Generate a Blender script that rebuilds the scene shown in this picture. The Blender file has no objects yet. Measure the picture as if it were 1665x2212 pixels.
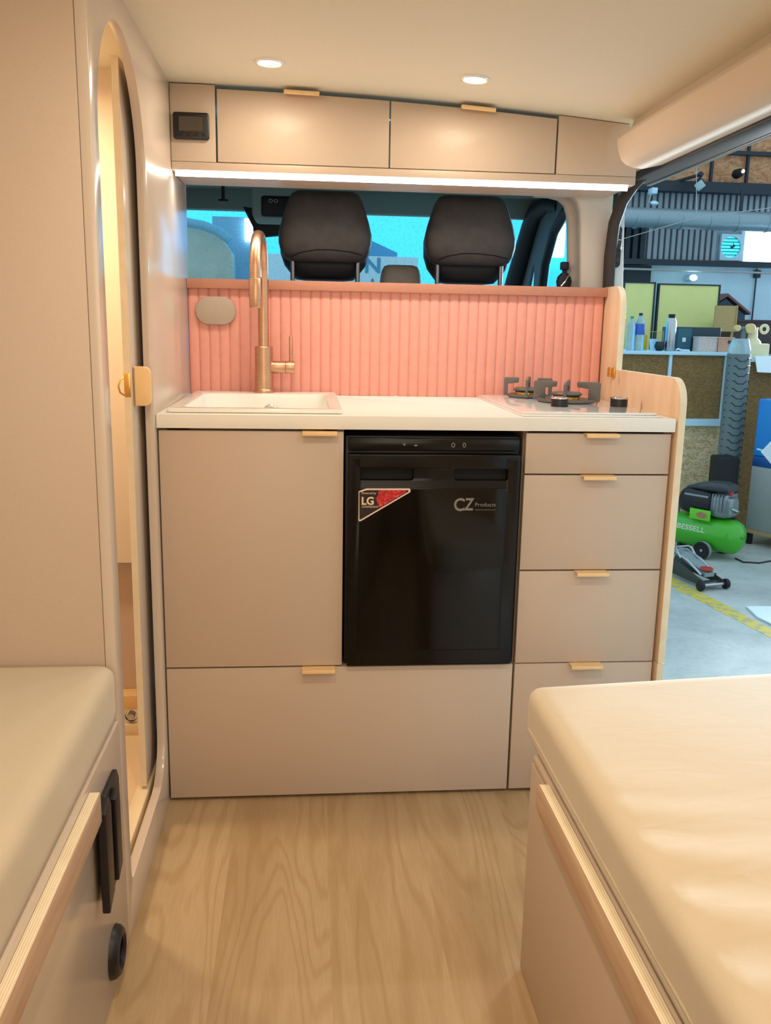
import bpy, bmesh, math, random
from mathutils import Vector, Matrix
random.seed(7)
SC = bpy.context.scene
COL = SC.collection
PI = math.pi
# ------------------------------------------------------------------ camera
F_PX, CAM = 1910.2, Vector((.3609, -2.1771, 1.2390))
P_, Y_, R_ = .20518, .09129, .01875
FW = Vector((math.sin(Y_)*math.cos(P_), math.cos(Y_)*math.cos(P_), -math.sin(P_)))
r0 = Vector((math.cos(Y_), -math.sin(Y_), 0)); u0 = r0.cross(FW)
RT = math.cos(R_)*r0 + math.sin(R_)*u0
UP = -math.sin(R_)*r0 + math.cos(R_)*u0
def at(px, py, ax, val):
    """point of the place seen at a photo pixel, on the plane ax = val"""
    d = RT*((px-832.5)/F_PX) - UP*((py-1106)/F_PX) + FW
    i = 'xyz'.index(ax)
    return CAM + d*((val-CAM[i])/d[i])
cam = bpy.data.cameras.new('camera'); co = bpy.data.objects.new('camera', cam); COL.objects.link(co)
cam.sensor_fit = 'VERTICAL'; cam.sensor_height = 36; cam.lens = F_PX/2212*36
cam.clip_start = .02; cam.clip_end = 200
co.matrix_world = Matrix(((RT.x, UP.x, -FW.x, CAM.x), (RT.y, UP.y, -FW.y, CAM.y), (RT.z, UP.z, -FW.z, CAM.z), (0, 0, 0, 1)))
SC.camera = co
# ------------------------------------------------------------------ materials
def lin(c):
    if isinstance(c, str):
        c = [int(c[i:i+2], 16)/255 for i in (1, 3, 5)]
    return tuple((v/12.92 if v <= .04045 else ((v+.055)/1.055)**2.4) for v in c)+(1,)
class NT:
    def __init__(s, name):
        s.m = bpy.data.materials.new(name); s.m.use_nodes = True
        s.n = s.m.node_tree.nodes; s.l = s.m.node_tree.links
        s.b = s.n['Principled BSDF']; s.out = s.n['Material Output']
        s.tc = None
    def add(s, t, **kw):
        n = s.n.new(t)
        for k, v in kw.items():
            if k in n.inputs: n.inputs[k].default_value = v
            else: setattr(n, k, v)
        return n
    def link(s, a, b): s.l.new(a, b)
    def coord(s, scale=(1, 1, 1), rot=(0, 0, 0), kind='Object'):
        if not s.tc: s.tc = s.add('ShaderNodeTexCoord')
        mp = s.add('ShaderNodeMapping'); mp.inputs['Scale'].default_value = scale; mp.inputs['Rotation'].default_value = rot
        s.link(s.tc.outputs[kind], mp.inputs['Vector']); return mp.outputs['Vector']
    def noise(s, vec, scale, detail=4, rough=.55, dist=0):
        n = s.add('ShaderNodeTexNoise'); n.inputs['Scale'].default_value = scale; n.inputs['Detail'].default_value = detail
        n.inputs['Roughness'].default_value = rough; n.inputs['Distortion'].default_value = dist
        s.link(vec, n.inputs['Vector']); return n.outputs['Fac']
    def ramp(s, fac, stops):
        r = s.add('ShaderNodeValToRGB'); e = r.color_ramp.elements
        e[0].position, e[0].color = stops[0][0], stops[0][1]
        e[1].position, e[1].color = stops[-1][0], stops[-1][1]
        for p, c in stops[1:-1]:
            x = e.new(p); x.color = c
        s.link(fac, r.inputs['Fac']); return r.outputs['Color']
    def mix(s, fac, a, b, mode='MIX'):
        m = s.add('ShaderNodeMix'); m.data_type = 'RGBA'; m.blend_type = mode
        for v, i in ((fac, 0), (a, 6), (b, 7)):
            if hasattr(v, 'node'): s.link(v, m.inputs[i])
            else: m.inputs[i].default_value = v
        return m.outputs[2]
    def math(s, op, a, b=0):
        m = s.add('ShaderNodeMath'); m.operation = op
        for v, i in ((a, 0), (b, 1)):
            if hasattr(v, 'node'): s.link(v, m.inputs[i])
            else: m.inputs[i].default_value = v
        return m.outputs[0]
    def bump(s, h, strength=.2, dist=.001):
        b = s.add('ShaderNodeBump'); b.inputs['Strength'].default_value = strength; b.inputs['Distance'].default_value = dist
        s.link(h, b.inputs['Height']); s.link(b.outputs['Normal'], s.b.inputs['Normal'])
    def color(s, c): s.link(c, s.b.inputs['Base Color'])
    def setp(s, **kw):
        for k, v in kw.items(): s.b.inputs[k.replace('_', ' ')].default_value = v
def plain(name, c, rough=.5, metal=0, var=.05, scale=60, bump=.0, coat=0, spec=.5):
    """procedural paint, plastic or metal with a faint speckle"""
    t = NT(name); t.setp(Roughness=rough, Metallic=metal, Coat_Weight=coat, Specular_IOR_Level=spec)
    c = lin(c); f = t.noise(t.coord(), scale, 3)
    lo = tuple(v*(1-var) for v in c[:3])+(1,); hi = tuple(min(1, v*(1+var)) for v in c[:3])+(1,)
    t.color(t.ramp(f, [(.3, lo), (.7, hi)]))
    if bump: t.bump(f, bump, .0006)
    return t.m
def emit(name, c, strength):
    t = NT(name); t.setp(Emission_Strength=strength, Roughness=.5); t.b.inputs['Emission Color'].default_value = lin(c); t.b.inputs['Base Color'].default_value = lin(c)
    return t.m
def wood(name, c1, c2, axis='y', stretch=14, scale=5, rough=.5, knots=True, bump=.05):
    t = NT(name); t.setp(Roughness=rough)
    sc = [stretch]*3; sc['xyz'.index(axis)] = 1
    v = t.coord(tuple(sc)); f = t.noise(v, scale*.5, 6, .6, .6)
    c = t.ramp(f, [(.3, lin(c1)), (.68, lin(c2))])
    f2 = t.noise(v, scale*4, 3, .6); c = t.mix(t.ramp(f2, [(.45, (0, 0, 0, 1)), (.75, (.35,)*3+(1,))]), c, lin(c1))
    if knots:
        sc2 = [5]*3; sc2['xyz'.index(axis)] = 1.6
        vo = t.add('ShaderNodeTexVoronoi'); vo.inputs['Scale'].default_value = 2.2; t.link(t.coord(tuple(sc2)), vo.inputs['Vector'])
        k = t.ramp(vo.outputs['Distance'], [(.03, (.75,)*3+(1,)), (.09, (0, 0, 0, 1))])
        c = t.mix(k, c, lin('#8a5a38'))
    t.color(c); t.bump(f2, bump, .0004)
    return t.m
def plyedge(name, axis, freq=420):
    """edge of birch plywood: veneers stacked along an axis"""
    t = NT(name); t.setp(Roughness=.55)
    v = t.coord((1, 1, 1)); sp = t.add('ShaderNodeSeparateXYZ'); t.link(v, sp.inputs[0])
    s = t.math('SINE', t.math('MULTIPLY', sp.outputs['XYZ'.index(axis.upper())], freq*2))
    n = t.noise(t.coord((4, 4, 4)), 6, 2)
    f = t.math('ADD', t.math('MULTIPLY', s, .20), t.math('ADD', t.math('MULTIPLY', n, .3), .36))
    t.color(t.ramp(f, [(.25, lin('#d9c098')), (.5, lin('#ebdcbd')), (.75, lin('#f3e9d2'))]))
    return t.m
def osb(name, base=('#8c6f45', '#c7a976', '#e2cda2'), scale=22):
    t = NT(name); t.setp(Roughness=.75)
    v = t.coord((1, 1, 1)); n = t.add('ShaderNodeTexNoise'); n.inputs['Scale'].default_value = 6; t.link(v, n.inputs['Vector'])
    d = t.mix(.14, v, n.outputs['Color'])
    vo = t.add('ShaderNodeTexVoronoi'); vo.inputs['Scale'].default_value = scale; vo.inputs['Randomness'].default_value = 1
    mp = t.add('ShaderNodeMapping'); mp.inputs['Scale'].default_value = (1, 1, 2.2); mp.inputs['Rotation'].default_value = (.3, .4, .5); t.link(d, mp.inputs['Vector']); t.link(mp.outputs[0], vo.inputs['Vector'])
    sp = t.add('ShaderNodeSeparateColor'); t.link(vo.outputs['Color'], sp.inputs[0])
    f = t.noise(t.coord((1, 1, 6), (.3, .4, .5)), 30, 4, .6)
    g = t.math('ADD', t.math('MULTIPLY', sp.outputs[0], .65), t.math('MULTIPLY', f, .4))
    t.color(t.ramp(g, [(.2, lin(base[0])), (.5, lin(base[1])), (.85, lin(base[2]))])); t.bump(g, .3, .002)
    return t.m
def fabric(name, c, scale=900, rough=.85, wr=.15):
    t = NT(name); t.setp(Roughness=rough, Sheen_Weight=.25)
    c = lin(c); a = t.noise(t.coord((1, 1, 1)), scale, 2); b = t.noise(t.coord((1.5, 3, 1)), 7, 3, .5, .8)
    t.color(t.ramp(a, [(.3, tuple(v*.93 for v in c[:3])+(1,)), (.7, c)]))
    t.bump(t.math('ADD', t.math('MULTIPLY', a, .03), b), wr, .006)
    return t.m
M = {}
LAM = '#c8b4a1'
M['laminate'] = plain('cashmere_laminate', LAM, .42, var=.025, scale=300, bump=.03)
M['carcass'] = plain('cashmere_carcass', '#8f7a69', .6, var=.03)
M['wallpanel'] = plain('wall_laminate', '#d2c2b2', .2, var=.02, scale=300, spec=.65)
M['cream'] = plain('ceiling_cream', '#e8e0c9', .6, var=.02, scale=200, bump=.05)
M['headerfab'] = fabric('header_cream_fabric', '#dcc7ac', 1200, .85, .05)
M['pad'] = fabric('cream_upholstery', '#cebfa5', 900, .8, .12)
M['white'] = plain('white_worktop', '#f1efe6', .38, var=.015, scale=400)
M['ceramic'] = plain('white_ceramic', '#eff0e8', .18, var=.01, coat=.4)
M['coral'] = plain('coral_paint', '#e29c8c', .5, var=.03, scale=40, bump=.03)
M['coralrail'] = plain('coral_rail', '#b57b62', .5, var=.04, scale=40)
M['tan'] = plain('tan_pull', '#f6cf97', .42, var=.03)
M['black'] = plain('black_plastic', '#15131a', .4, var=.15)
M['fridge'] = plain('black_gloss_enamel', '#050404', .22, var=.1, spec=.3)
M['fridgepanel'] = plain('black_glass', '#020202', .1, var=.05, spec=.3)
M['darkgap'] = plain('dark_recess', '#050405', .8, var=.1)
M['chrome'] = plain('chrome', '#d8d8d8', .12, 1, var=.02)
M['steel'] = plain('brushed_steel', '#b9bcbf', .3, 1, var=.05)
M['darksteelrod'] = plain('dark_chrome_rod', '#77767a', .3, 1)
M['brass'] = plain('brass', '#e3bb66', .28, 1, var=.05)
def brushed():
    t = NT('brushed_copper'); t.setp(Metallic=1, Roughness=.36)
    f = t.noise(t.coord((1, 1, 60)), 20, 3); t.color(t.ramp(f, [(.3, lin('#c4997a')), (.7, lin('#d8b090'))])); t.bump(f, .05, .0004)
    return t.m
M['copper'] = brushed()
M['iron'] = plain('grey_cast_iron', '#6d6a68', .5, .35, var=.08, scale=200, bump=.1)
M['glasswhite'] = plain('white_hob_glass', '#eef0ee', .08, var=.01, coat=.5)
M['displayframe'] = plain('display_frame', '#141215', .35, var=.1)
M['displayscreen'] = plain('display_screen', '#4d443c', .15, var=.08, scale=300)
M['taupe'] = plain('taupe_plastic', '#ad9c8a', .5, var=.02)
M['birchside'] = wood('birch_veneer_upright', '#e0bb98', '#ecd2b2', 'z', 8, 6, .5)
M['birchrail'] = wood('birch_veneer_rail', '#c4a083', '#dcc0a4', 'y', 16, 8, .5)
M['plyx'] = plyedge('birch_ply_edge_x', 'x', 900); M['plyy'] = plyedge('birch_ply_edge_y', 'y', 900); M['plyz'] = plyedge('birch_ply_edge_z', 'z', 900)
M['warmcream'] = plain('washroom_cream', '#f0e2cc', .4, var=.01)
M['pinkpanel'] = plain('washroom_lower_panel', '#d9c0ae', .45, var=.02)
M['traywhite'] = plain('shower_tray', '#f1dcb8', .3, var=.01)
M['leather'] = plain('dark_leather', '#3a3431', .5, var=.25, scale=25, bump=.25)
M['leather_shade_seam'] = plain('shaded_leather_and_seam', '#0e0d0e', .55, var=.2, scale=60)  # headrest body blackened for the shadow below its cover; the seam shares it
M['greyleather'] = plain('grey_vinyl', '#7d756b', .6, var=.06)
M['headliner'] = plain('cab_headliner', '#96a5a0', .9, var=.06, scale=400)
M['cabblack'] = plain('cab_black_trim', '#121317', .6, var=.1)
M['cabgrey'] = plain('cab_grey_trim', '#5d6466', .6, var=.06)
M['pillar'] = plain('pillar_cream_trim', '#cdbfae', .6, var=.02)
M['seal'] = plain('rubber_seal', '#3b322e', .7, var=.1)
M['bodygrey'] = plain('grey_body_paint', '#cfd3d3', .3, var=.02, coat=.4)
M['headerdark'] = plain('dark_door_frame', '#3d3434', .45, .3, var=.1)
def led(name, c, s):
    return emit(name, c, s)
M['led'] = emit('led_diffuser', '#fff4f0', 9)
M['spot'] = emit('downlight_diffuser', '#fff6ea', 14)
# oak vinyl floor: planks along y
def oak():
    t = NT('oak_vinyl_planks'); t.setp(Roughness=.42)
    br = t.add('ShaderNodeTexBrick'); br.offset = .37
    for k, v in (('Scale', 1), ('Mortar Size', .0), ('Brick Width', 1.3), ('Row Height', .23), ('Bias', 0)): br.inputs[k].default_value = v
    br.inputs['Color1'].default_value = (0, 0, 0, 1); br.inputs['Color2'].default_value = (1, 1, 1, 1); br.inputs['Mortar'].default_value = (.5,)*3+(1,)
    t.link(t.coord((1, 1, 1), (0, 0, PI/2)), br.inputs['Vector'])
    off = t.add('ShaderNodeVectorMath'); off.operation = 'ADD'
    t.link(t.coord((6, .75, 1)), off.inputs[0]); sc = t.add('ShaderNodeVectorMath'); sc.operation = 'SCALE'; sc.inputs['Scale'].default_value = 9
    t.link(br.outputs['Color'], sc.inputs[0]); t.link(sc.outputs[0], off.inputs[1])
    big = t.noise(off.outputs[0], .85, 2, .45, .35)
    wob = t.noise(off.outputs[0], 5, 3, .5)
    rg = t.math('SINE', t.math('ADD', t.math('MULTIPLY', big, 95), t.math('MULTIPLY', wob, 5)))
    f = t.noise(off.outputs[0], 1.3, 5, .6, .6)
    fine = t.noise(t.coord((130, 5, 1)), 3, 4, .6)
    c = t.ramp(f, [(.28, lin('#ab8e68')), (.5, lin('#b89d78')), (.75, lin('#c3aa86'))])
    c = t.mix(t.ramp(t.math('ADD', t.math('MULTIPLY', rg, .5), .5), [(.0, (.34,)*3+(1,)), (.45, (0, 0, 0, 1))]), c, lin('#9a784c'))
    c = t.mix(t.ramp(fine, [(.40, (.16,)*3+(1,)), (.60, (0, 0, 0, 1))]), c, lin('#93734c'))
    c = t.mix(.04, c, br.outputs['Color'], 'OVERLAY')
    t.color(c); t.bump(fine, .06, .0005)
    return t.m
M['oak'] = oak()
def concrete():
    t = NT('workshop_concrete'); t.setp(Roughness=.7)
    a = t.noise(t.coord(), 1.5, 8, .65, .5); b = t.noise(t.coord(), 25, 4, .6)
    c = t.ramp(a, [(.3, lin('#9aa3a0')), (.5, lin('#b4bcb9')), (.72, lin('#c9cfcb'))])
    c = t.mix(t.ramp(b, [(.5, (0, 0, 0, 1)), (.8, (.3,)*3+(1,))]), c, lin('#6f7a7c'))
    t.color(c); return t.m
M['concrete'] = concrete()
def worn(name, c, under):
    t = NT(name); t.setp(Roughness=.7); f = t.noise(t.coord(), 14, 5, .7)
    t.color(t.ramp(f, [(.42, lin(under)), (.5, lin(c))])); return t.m
M['yellowline'] = worn('worn_yellow_paint', '#d7c04a', '#a3a487')
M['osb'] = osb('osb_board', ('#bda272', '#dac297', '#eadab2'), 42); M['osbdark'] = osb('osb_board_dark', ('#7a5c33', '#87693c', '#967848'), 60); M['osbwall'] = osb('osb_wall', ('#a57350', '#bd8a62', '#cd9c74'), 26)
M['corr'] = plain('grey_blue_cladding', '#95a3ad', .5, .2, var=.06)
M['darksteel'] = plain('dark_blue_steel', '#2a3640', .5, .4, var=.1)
M['duct'] = plain('galvanised_duct', '#8ba3ad', .4, .5, var=.06)
M['whitewall'] = plain('white_blue_wall', '#c2e8fb', .7, var=.04, scale=3)
M['yellowboard'] = plain('yellow_green_board', '#e6ea98', .6, var=.03, scale=5)
M['skywin'] = emit('daylit_glazing', '#dff4ff', 6)
M['fanpane'] = emit('daylit_fan_opening', '#3fd3f0', 1.6)
M['lamp'] = emit('floodlight_lamp', '#d8f2ff', 18)
M['blue'] = plain('blue_plastic', '#0a86d8', .35, var=.03)
M['cabinetgrey'] = plain('grey_cabinet', '#9aa3a1', .5, var=.04)
M['green'] = plain('green_enamel', '#3fae1f', .3, var=.04, coat=.3)
M['greenlabel'] = plain('green_label', '#6bd02a', .5, var=.03)
M['whitemark'] = plain('pale_lettering', '#c9d6bf', .6, var=.05)
M['alu'] = plain('cast_aluminium', '#8e979c', .4, .7, var=.1)
M['red'] = plain('red_plastic', '#b1362f', .45, var=.05)
M['yellow'] = plain('yellow_plastic', '#d2a91e', .45, var=.05)
M['jackgrey'] = plain('jack_grey_paint', '#8fa2a5', .45, .2, var=.08)
M['jackdark'] = plain('jack_dark_paint', '#3b413c', .5, .2, var=.1)
M['honey'] = plain('grey_rubber_mat', '#66787a', .6, var=.08)
M['wicker'] = plain('pale_wicker', '#d2c4be', .7, var=.2, scale=80, bump=.5)
M['wickerpink'] = plain('tan_wicker', '#d0a48c', .7, var=.2, scale=80, bump=.5)
M['crate'] = plain('dark_teal_crate', '#1d3b47', .5, var=.1)
M['cratelight'] = plain('teal_crate_side', '#2f6375', .5, var=.1)
M['bone'] = plain('cream_plastic', '#e5dcb4', .5, var=.04)
M['clearpet'] = plain('clear_bottle', '#c8e6ee', .12, var=.05)
M['clearpet'].node_tree.nodes['Principled BSDF'].inputs['Transmission Weight'].default_value = .55
M['labelblue'] = plain('blue_label', '#3c66c8', .5, var=.05)
M['shed'] = plain('blue_grey_shed', '#3d5468', .7, var=.06)
M['roofred'] = plain('red_brown_roof', '#7d5a5c', .7, var=.08)
M['cardboard'] = plain('brown_board', '#b29a68', .8, var=.05)
M['darkwood'] = plain('dark_shelf', '#3d2f33', .6, var=.1)
M['cable'] = plain('grey_cable', '#a6aeb0', .5, var=.05)
M['signwhite'] = plain('white_sign', '#dff0f8', .6, var=.03)
M['signblue'] = plain('blue_letters', '#4a9cc0', .6, var=.03)
M['greybuild'] = plain('grey_render', '#cdc6b4', .8, var=.2, scale=2)
M['bluebuild'] = plain('blue_grey_cladding', '#86b4d0', .7, var=.1, scale=2)
def pane(name, tint, refl=.06, dirt=.12):
    """thin window glass: clear, faintly tinted, slightly reflective, dusty"""
    t = NT(name); t.n.remove(t.b)
    tr = t.add('ShaderNodeBsdfTransparent'); tr.inputs[0].default_value = lin(tint)
    gl = t.add('ShaderNodeBsdfGlossy'); gl.inputs['Roughness'].default_value = .02
    m = t.add('ShaderNodeMixShader'); m.inputs[0].default_value = refl
    t.link(tr.outputs[0], m.inputs[1]); t.link(gl.outputs[0], m.inputs[2])
    df = t.add('ShaderNodeBsdfDiffuse'); df.inputs[0].default_value = lin('#b9cdd2')
    f = t.noise(t.coord(), 90, 5, .75); g = t.noise(t.coord(), 4, 3)
    k = t.math('MULTIPLY', t.ramp(f, [(.5, (.15,)*3+(1,)), (.72, (1, 1, 1, 1))]), t.math('MULTIPLY', g, dirt*2))
    m2 = t.add('ShaderNodeMixShader'); t.link(k, m2.inputs[0]); t.link(m.outputs[0], m2.inputs[1]); t.link(df.outputs[0], m2.inputs[2])
    t.link(m2.outputs[0], t.out.inputs[0]); return t.m
M['windscreen'] = pane('windscreen_glass', '#e2f5fb', .05, .2)
M['sideglass'] = pane('side_window_glass', '#cdeffa', .05, .05)
# ------------------------------------------------------------------ mesh building
def worldm(o):
    m = o.matrix_basis.copy()
    return worldm(o.parent) @ m if o.parent else m
def rrect(u0, v0, u1, v1, r, seg=6):
    if not isinstance(r, (list, tuple)): r = [r]*4
    out = []
    for (cx, cy, a0), rr in zip(((u1, v0, -90), (u1, v1, 0), (u0, v1, 90), (u0, v0, 180)), r):
        sx = -1 if cx == u1 else 1; sy = 1 if cy == v0 else -1
        if rr <= 0: out.append((cx, cy)); continue
        for k in range(seg+1):
            a = math.radians(a0+90*k/seg); out.append((cx+sx*rr+rr*math.cos(a), cy+sy*rr+rr*math.sin(a)))
    return out
def circ(u, v, r, n=32): return [(u+r*math.cos(2*PI*k/n), v+r*math.sin(2*PI*k/n)) for k in range(n)]
class MB:
    def __init__(s): s.bm = bmesh.new()
    def _take(s, bm, mi=0, mat=None):
        if mat is not None: bmesh.ops.transform(bm, matrix=mat, verts=bm.verts)
        if mi is not None:
            for f in bm.faces: f.material_index = mi
        me = bpy.data.meshes.new('tmp'); bm.to_mesh(me); bm.free(); s.bm.from_mesh(me); bpy.data.meshes.remove(me)
        return s
    def box(s, x0, x1, y0, y1, z0, z1, bev=0, seg=2, mi=0, mat=None):
        bm = bmesh.new(); bmesh.ops.create_cube(bm, size=1)
        for v in bm.verts: v.co = Vector(((x0+x1)/2+v.co.x*(x1-x0), (y0+y1)/2+v.co.y*(y1-y0), (z0+z1)/2+v.co.z*(z1-z0)))
        if bev: bmesh.ops.bevel(bm, geom=list(bm.edges), offset=bev, segments=seg, profile=.5, affect='EDGES')
        return s._take(bm, mi, mat)
    def cyl(s, p0, p1, r0, r1=None, n=24, mi=0, bev=0):
        p0, p1 = Vector(p0), Vector(p1); d = p1-p0; L = d.length
        if r1 is None: r1 = r0
        bm = bmesh.new(); bmesh.ops.create_cone(bm, cap_ends=True, segments=n, radius1=r0, radius2=r1, depth=L)
        if bev:
            ed = [e for e in bm.edges if abs(e.verts[0].co.z-e.verts[1].co.z) < 1e-6]
            bmesh.ops.bevel(bm, geom=ed, offset=bev, segments=2, profile=.5, affect='EDGES')
        q = Vector((0, 0, 1)).rotation_difference(d.normalized()).to_matrix().to_4x4()
        return s._take(bm, mi, Matrix.Translation((p0+p1)/2) @ q)
    def lathe(s, prof, o=(0, 0, 0), axis=(0, 0, 1), n=32, mi=0):
        bm = bmesh.new(); rings = []
        for r, z in prof:
            if r < 1e-6: rings.append([bm.verts.new((0, 0, z))])
            else: rings.append([bm.verts.new((r*math.cos(2*PI*k/n), r*math.sin(2*PI*k/n), z)) for k in range(n)])
        for a, b in zip(rings, rings[1:]):
            for k in range(n):
                k2 = (k+1) % n
                if len(a) == 1 and len(b) == 1: continue
                if len(a) == 1: bm.faces.new((a[0], b[k], b[k2]))
                elif len(b) == 1: bm.faces.new((a[k], a[k2], b[0]))
                else: bm.faces.new((a[k], a[k2], b[k2], b[k]))
        bmesh.ops.recalc_face_normals(bm, faces=bm.faces)
        q = Vector((0, 0, 1)).rotation_difference(Vector(axis).normalized()).to_matrix().to_4x4()
        return s._take(bm, mi, Matrix.Translation(o) @ q)
    def tube(s, pts, r, n=10, mi=0, closed=False):
        pts = [Vector(p) for p in pts]; N = len(pts); bm = bmesh.new(); rings = []; prev = None
        for i, p in enumerate(pts):
            a = pts[(i-1) % N] if (closed or i) else p; b = pts[(i+1) % N] if (closed or i < N-1) else p
            t = (b-a).normalized()
            if prev is None:
                ref = Vector((0, 0, 1)) if abs(t.z) < .9 else Vector((1, 0, 0)); nx = t.cross(ref).normalized()
            else: nx = (prev-t*prev.dot(t)).normalized()
            prev = nx; ny = t.cross(nx); rr = r[i] if isinstance(r, (list, tuple)) else r
            rings.append([bm.verts.new(p+nx*rr*math.cos(2*PI*k/n)+ny*rr*math.sin(2*PI*k/n)) for k in range(n)])
        for i in range(N if closed else N-1):
            a, b = rings[i], rings[(i+1) % N]
            for k in range(n): bm.faces.new((a[k], a[(k+1) % n], b[(k+1) % n], b[k]))
        if not closed: bm.faces.new(rings[0][::-1]); bm.faces.new(rings[-1])
        bmesh.ops.recalc_face_normals(bm, faces=bm.faces)
        return s._take(bm, mi)
    def plate(s, outer, axis, a, b, holes=(), bev=0, mi=0, side=None, mat=None):
        """2-D outline (with holes) extruded along an axis from a to b; axis x: (y,z), y: (x,z), z: (x,y)"""
        cu = bpy.data.curves.new('tmp', 'CURVE'); cu.dimensions = '2D'; cu.fill_mode = 'BOTH'
        for o in (outer,)+tuple(holes):
            sp = cu.splines.new('POLY'); sp.points.add(len(o)-1); sp.use_cyclic_u = True
            for q, (u, v) in zip(sp.points, o): q.co = (u, v, 0, 1)
        h = abs(b-a)/2; cu.extrude = h-bev
        if bev: cu.bevel_depth = bev; cu.bevel_resolution = 1; cu.offset = -bev
        ob = bpy.data.objects.new('tmp', cu); me = bpy.data.meshes.new_from_object(ob)
        bm = bmesh.new(); bm.from_mesh(me); bpy.data.objects.remove(ob); bpy.data.curves.remove(cu); bpy.data.meshes.remove(me)
        bmesh.ops.remove_doubles(bm, verts=bm.verts, dist=1e-6)
        c = (a+b)/2
        for v in bm.verts:
            u, w, t = v.co
            v.co = {'x': Vector((t+c, u, w)), 'y': Vector((u, t+c, w)), 'z': Vector((u, w, t+c))}[axis]
        bmesh.ops.recalc_face_normals(bm, faces=bm.faces)
        i = 'xyz'.index(axis)
        for f in bm.faces: f.material_index = mi if (side is None or abs(f.normal[i]) > .7) else side
        return s._take(bm, None, mat)
    def text(s, body, u, v, width, axis='y', at_=0, thick=.0006, mi=0, bold=0, height=None, mat=None, shear=0):
        cu = bpy.data.curves.new('tmp', 'FONT'); cu.body = body; cu.extrude = .01; cu.offset = bold; cu.shear = shear
        ob = bpy.data.objects.new('tmp', cu); COL.objects.link(ob); bpy.context.view_layer.update()
        dg = bpy.context.evaluated_depsgraph_get(); me = bpy.data.meshes.new_from_object(ob.evaluated_get(dg))
        bm = bmesh.new(); bm.from_mesh(me); bpy.data.objects.remove(ob); bpy.data.curves.remove(cu); bpy.data.meshes.remove(me)
        xs = [q.co.x for q in bm.verts]; ys = [q.co.y for q in bm.verts]; k = width/(max(xs)-min(xs)); ky = k if height is None else height/(max(ys)-min(ys))
        x0, y0 = min(xs), min(ys)
        for q in bm.verts:
            a, b, c = (q.co.x-x0)*k+u, (q.co.y-y0)*ky+v, (1 if q.co.z > 0 else 0)*thick
            q.co = Vector((a, at_-c, b)) if axis == 'y' else Vector((at_+c, a, b))
        return s._take(bm, mi, mat)
    def ball(s, c, r, n=20, mi=0, sc=(1, 1, 1)):
        bm = bmesh.new(); bmesh.ops.create_uvsphere(bm, u_segments=n, v_segments=n//2, radius=r)
        return s._take(bm, mi, Matrix.Translation(c) @ Matrix.Diagonal((*sc, 1)))
    def loft(s, rings, mi=0, caps=True):
        bm = bmesh.new(); R = [[bm.verts.new(p) for p in r] for r in rings]; n = len(R[0])
        for a, b in zip(R, R[1:]):
            for k in range(n): bm.faces.new((a[k], a[(k+1) % n], b[(k+1) % n], b[k]))
        if caps: bm.faces.new(R[0][::-1]); bm.faces.new(R[-1])
        bmesh.ops.recalc_face_normals(bm, faces=bm.faces)
        return s._take(bm, mi)
    def build(s, name, mats, parent=None, local=False, sharp=38):
        if not isinstance(mats, (list, tuple)): mats = [mats]
        me = bpy.data.meshes.new(name)
        if parent is not None and not local: bmesh.ops.transform(s.bm, matrix=worldm(parent).inverted(), verts=s.bm.verts)
        org = None
        if parent is None:
            c = [v.co for v in s.bm.verts]; lo = [min(p[i] for p in c) for i in range(3)]; hi = [max(p[i] for p in c) for i in range(3)]
            org = Vector(((lo[0]+hi[0])/2, (lo[1]+hi[1])/2, lo[2])); bmesh.ops.translate(s.bm, vec=-org, verts=s.bm.verts)
        s.bm.to_mesh(me); s.bm.free()
        for m in mats: me.materials.append(M[m] if isinstance(m, str) else m)
        for p in me.polygons: p.use_smooth = True
        me.set_sharp_from_angle(angle=math.radians(sharp))
        o = bpy.data.objects.new(name, me); COL.objects.link(o)
        if parent is not None: o.parent = parent
        else: o.location = org
        return o
def tag(o, label, cat, group=None, kind=None):
    o['label'] = label; o['category'] = cat
    if group: o['group'] = group
    if kind: o['kind'] = kind
    return o
def thing(name, label, cat, loc=(0, 0, 0), rz=0, group=None):
    o = bpy.data.objects.new(name, None); COL.objects.link(o); o.location = loc; o.rotation_euler = (0, 0, rz); o.empty_display_size = .05
    return tag(o, label, cat, group)
def struct(o): o['kind'] = 'structure'; return o
def copy_tree(o, parent=None):
    c = o.copy(); COL.objects.link(c); c.parent = parent
    for ch in list(o.children): copy_tree(ch, c)
    return c
# ================================================================== VAN SHELL
XR, ZG = 1.36, -.6            # sliding-door side, workshop floor level
struct(MB().box(-1.0, 1.36, -3.3, .70, -.06, 0).build('floor', 'oak'))
# arched ceiling, falling towards the sliding door
prof = [(x, 1.864-.037*x*x) for x in [i*.05-.9 if i*.05-.9 < 1.26 else 1.26 for i in range(44)]]
prof = [(x, 1.864-.037*max(0, x)**2) for x in [-.9, -.5, -.2, 0]+[i*.06 for i in range(1, 22)]+[1.275]]
struct(MB().plate(prof+[(1.275, 1.92), (-.9, 1.92)], 'y', -3.3, .64).build('ceiling', 'cream', sharp=60))
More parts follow.
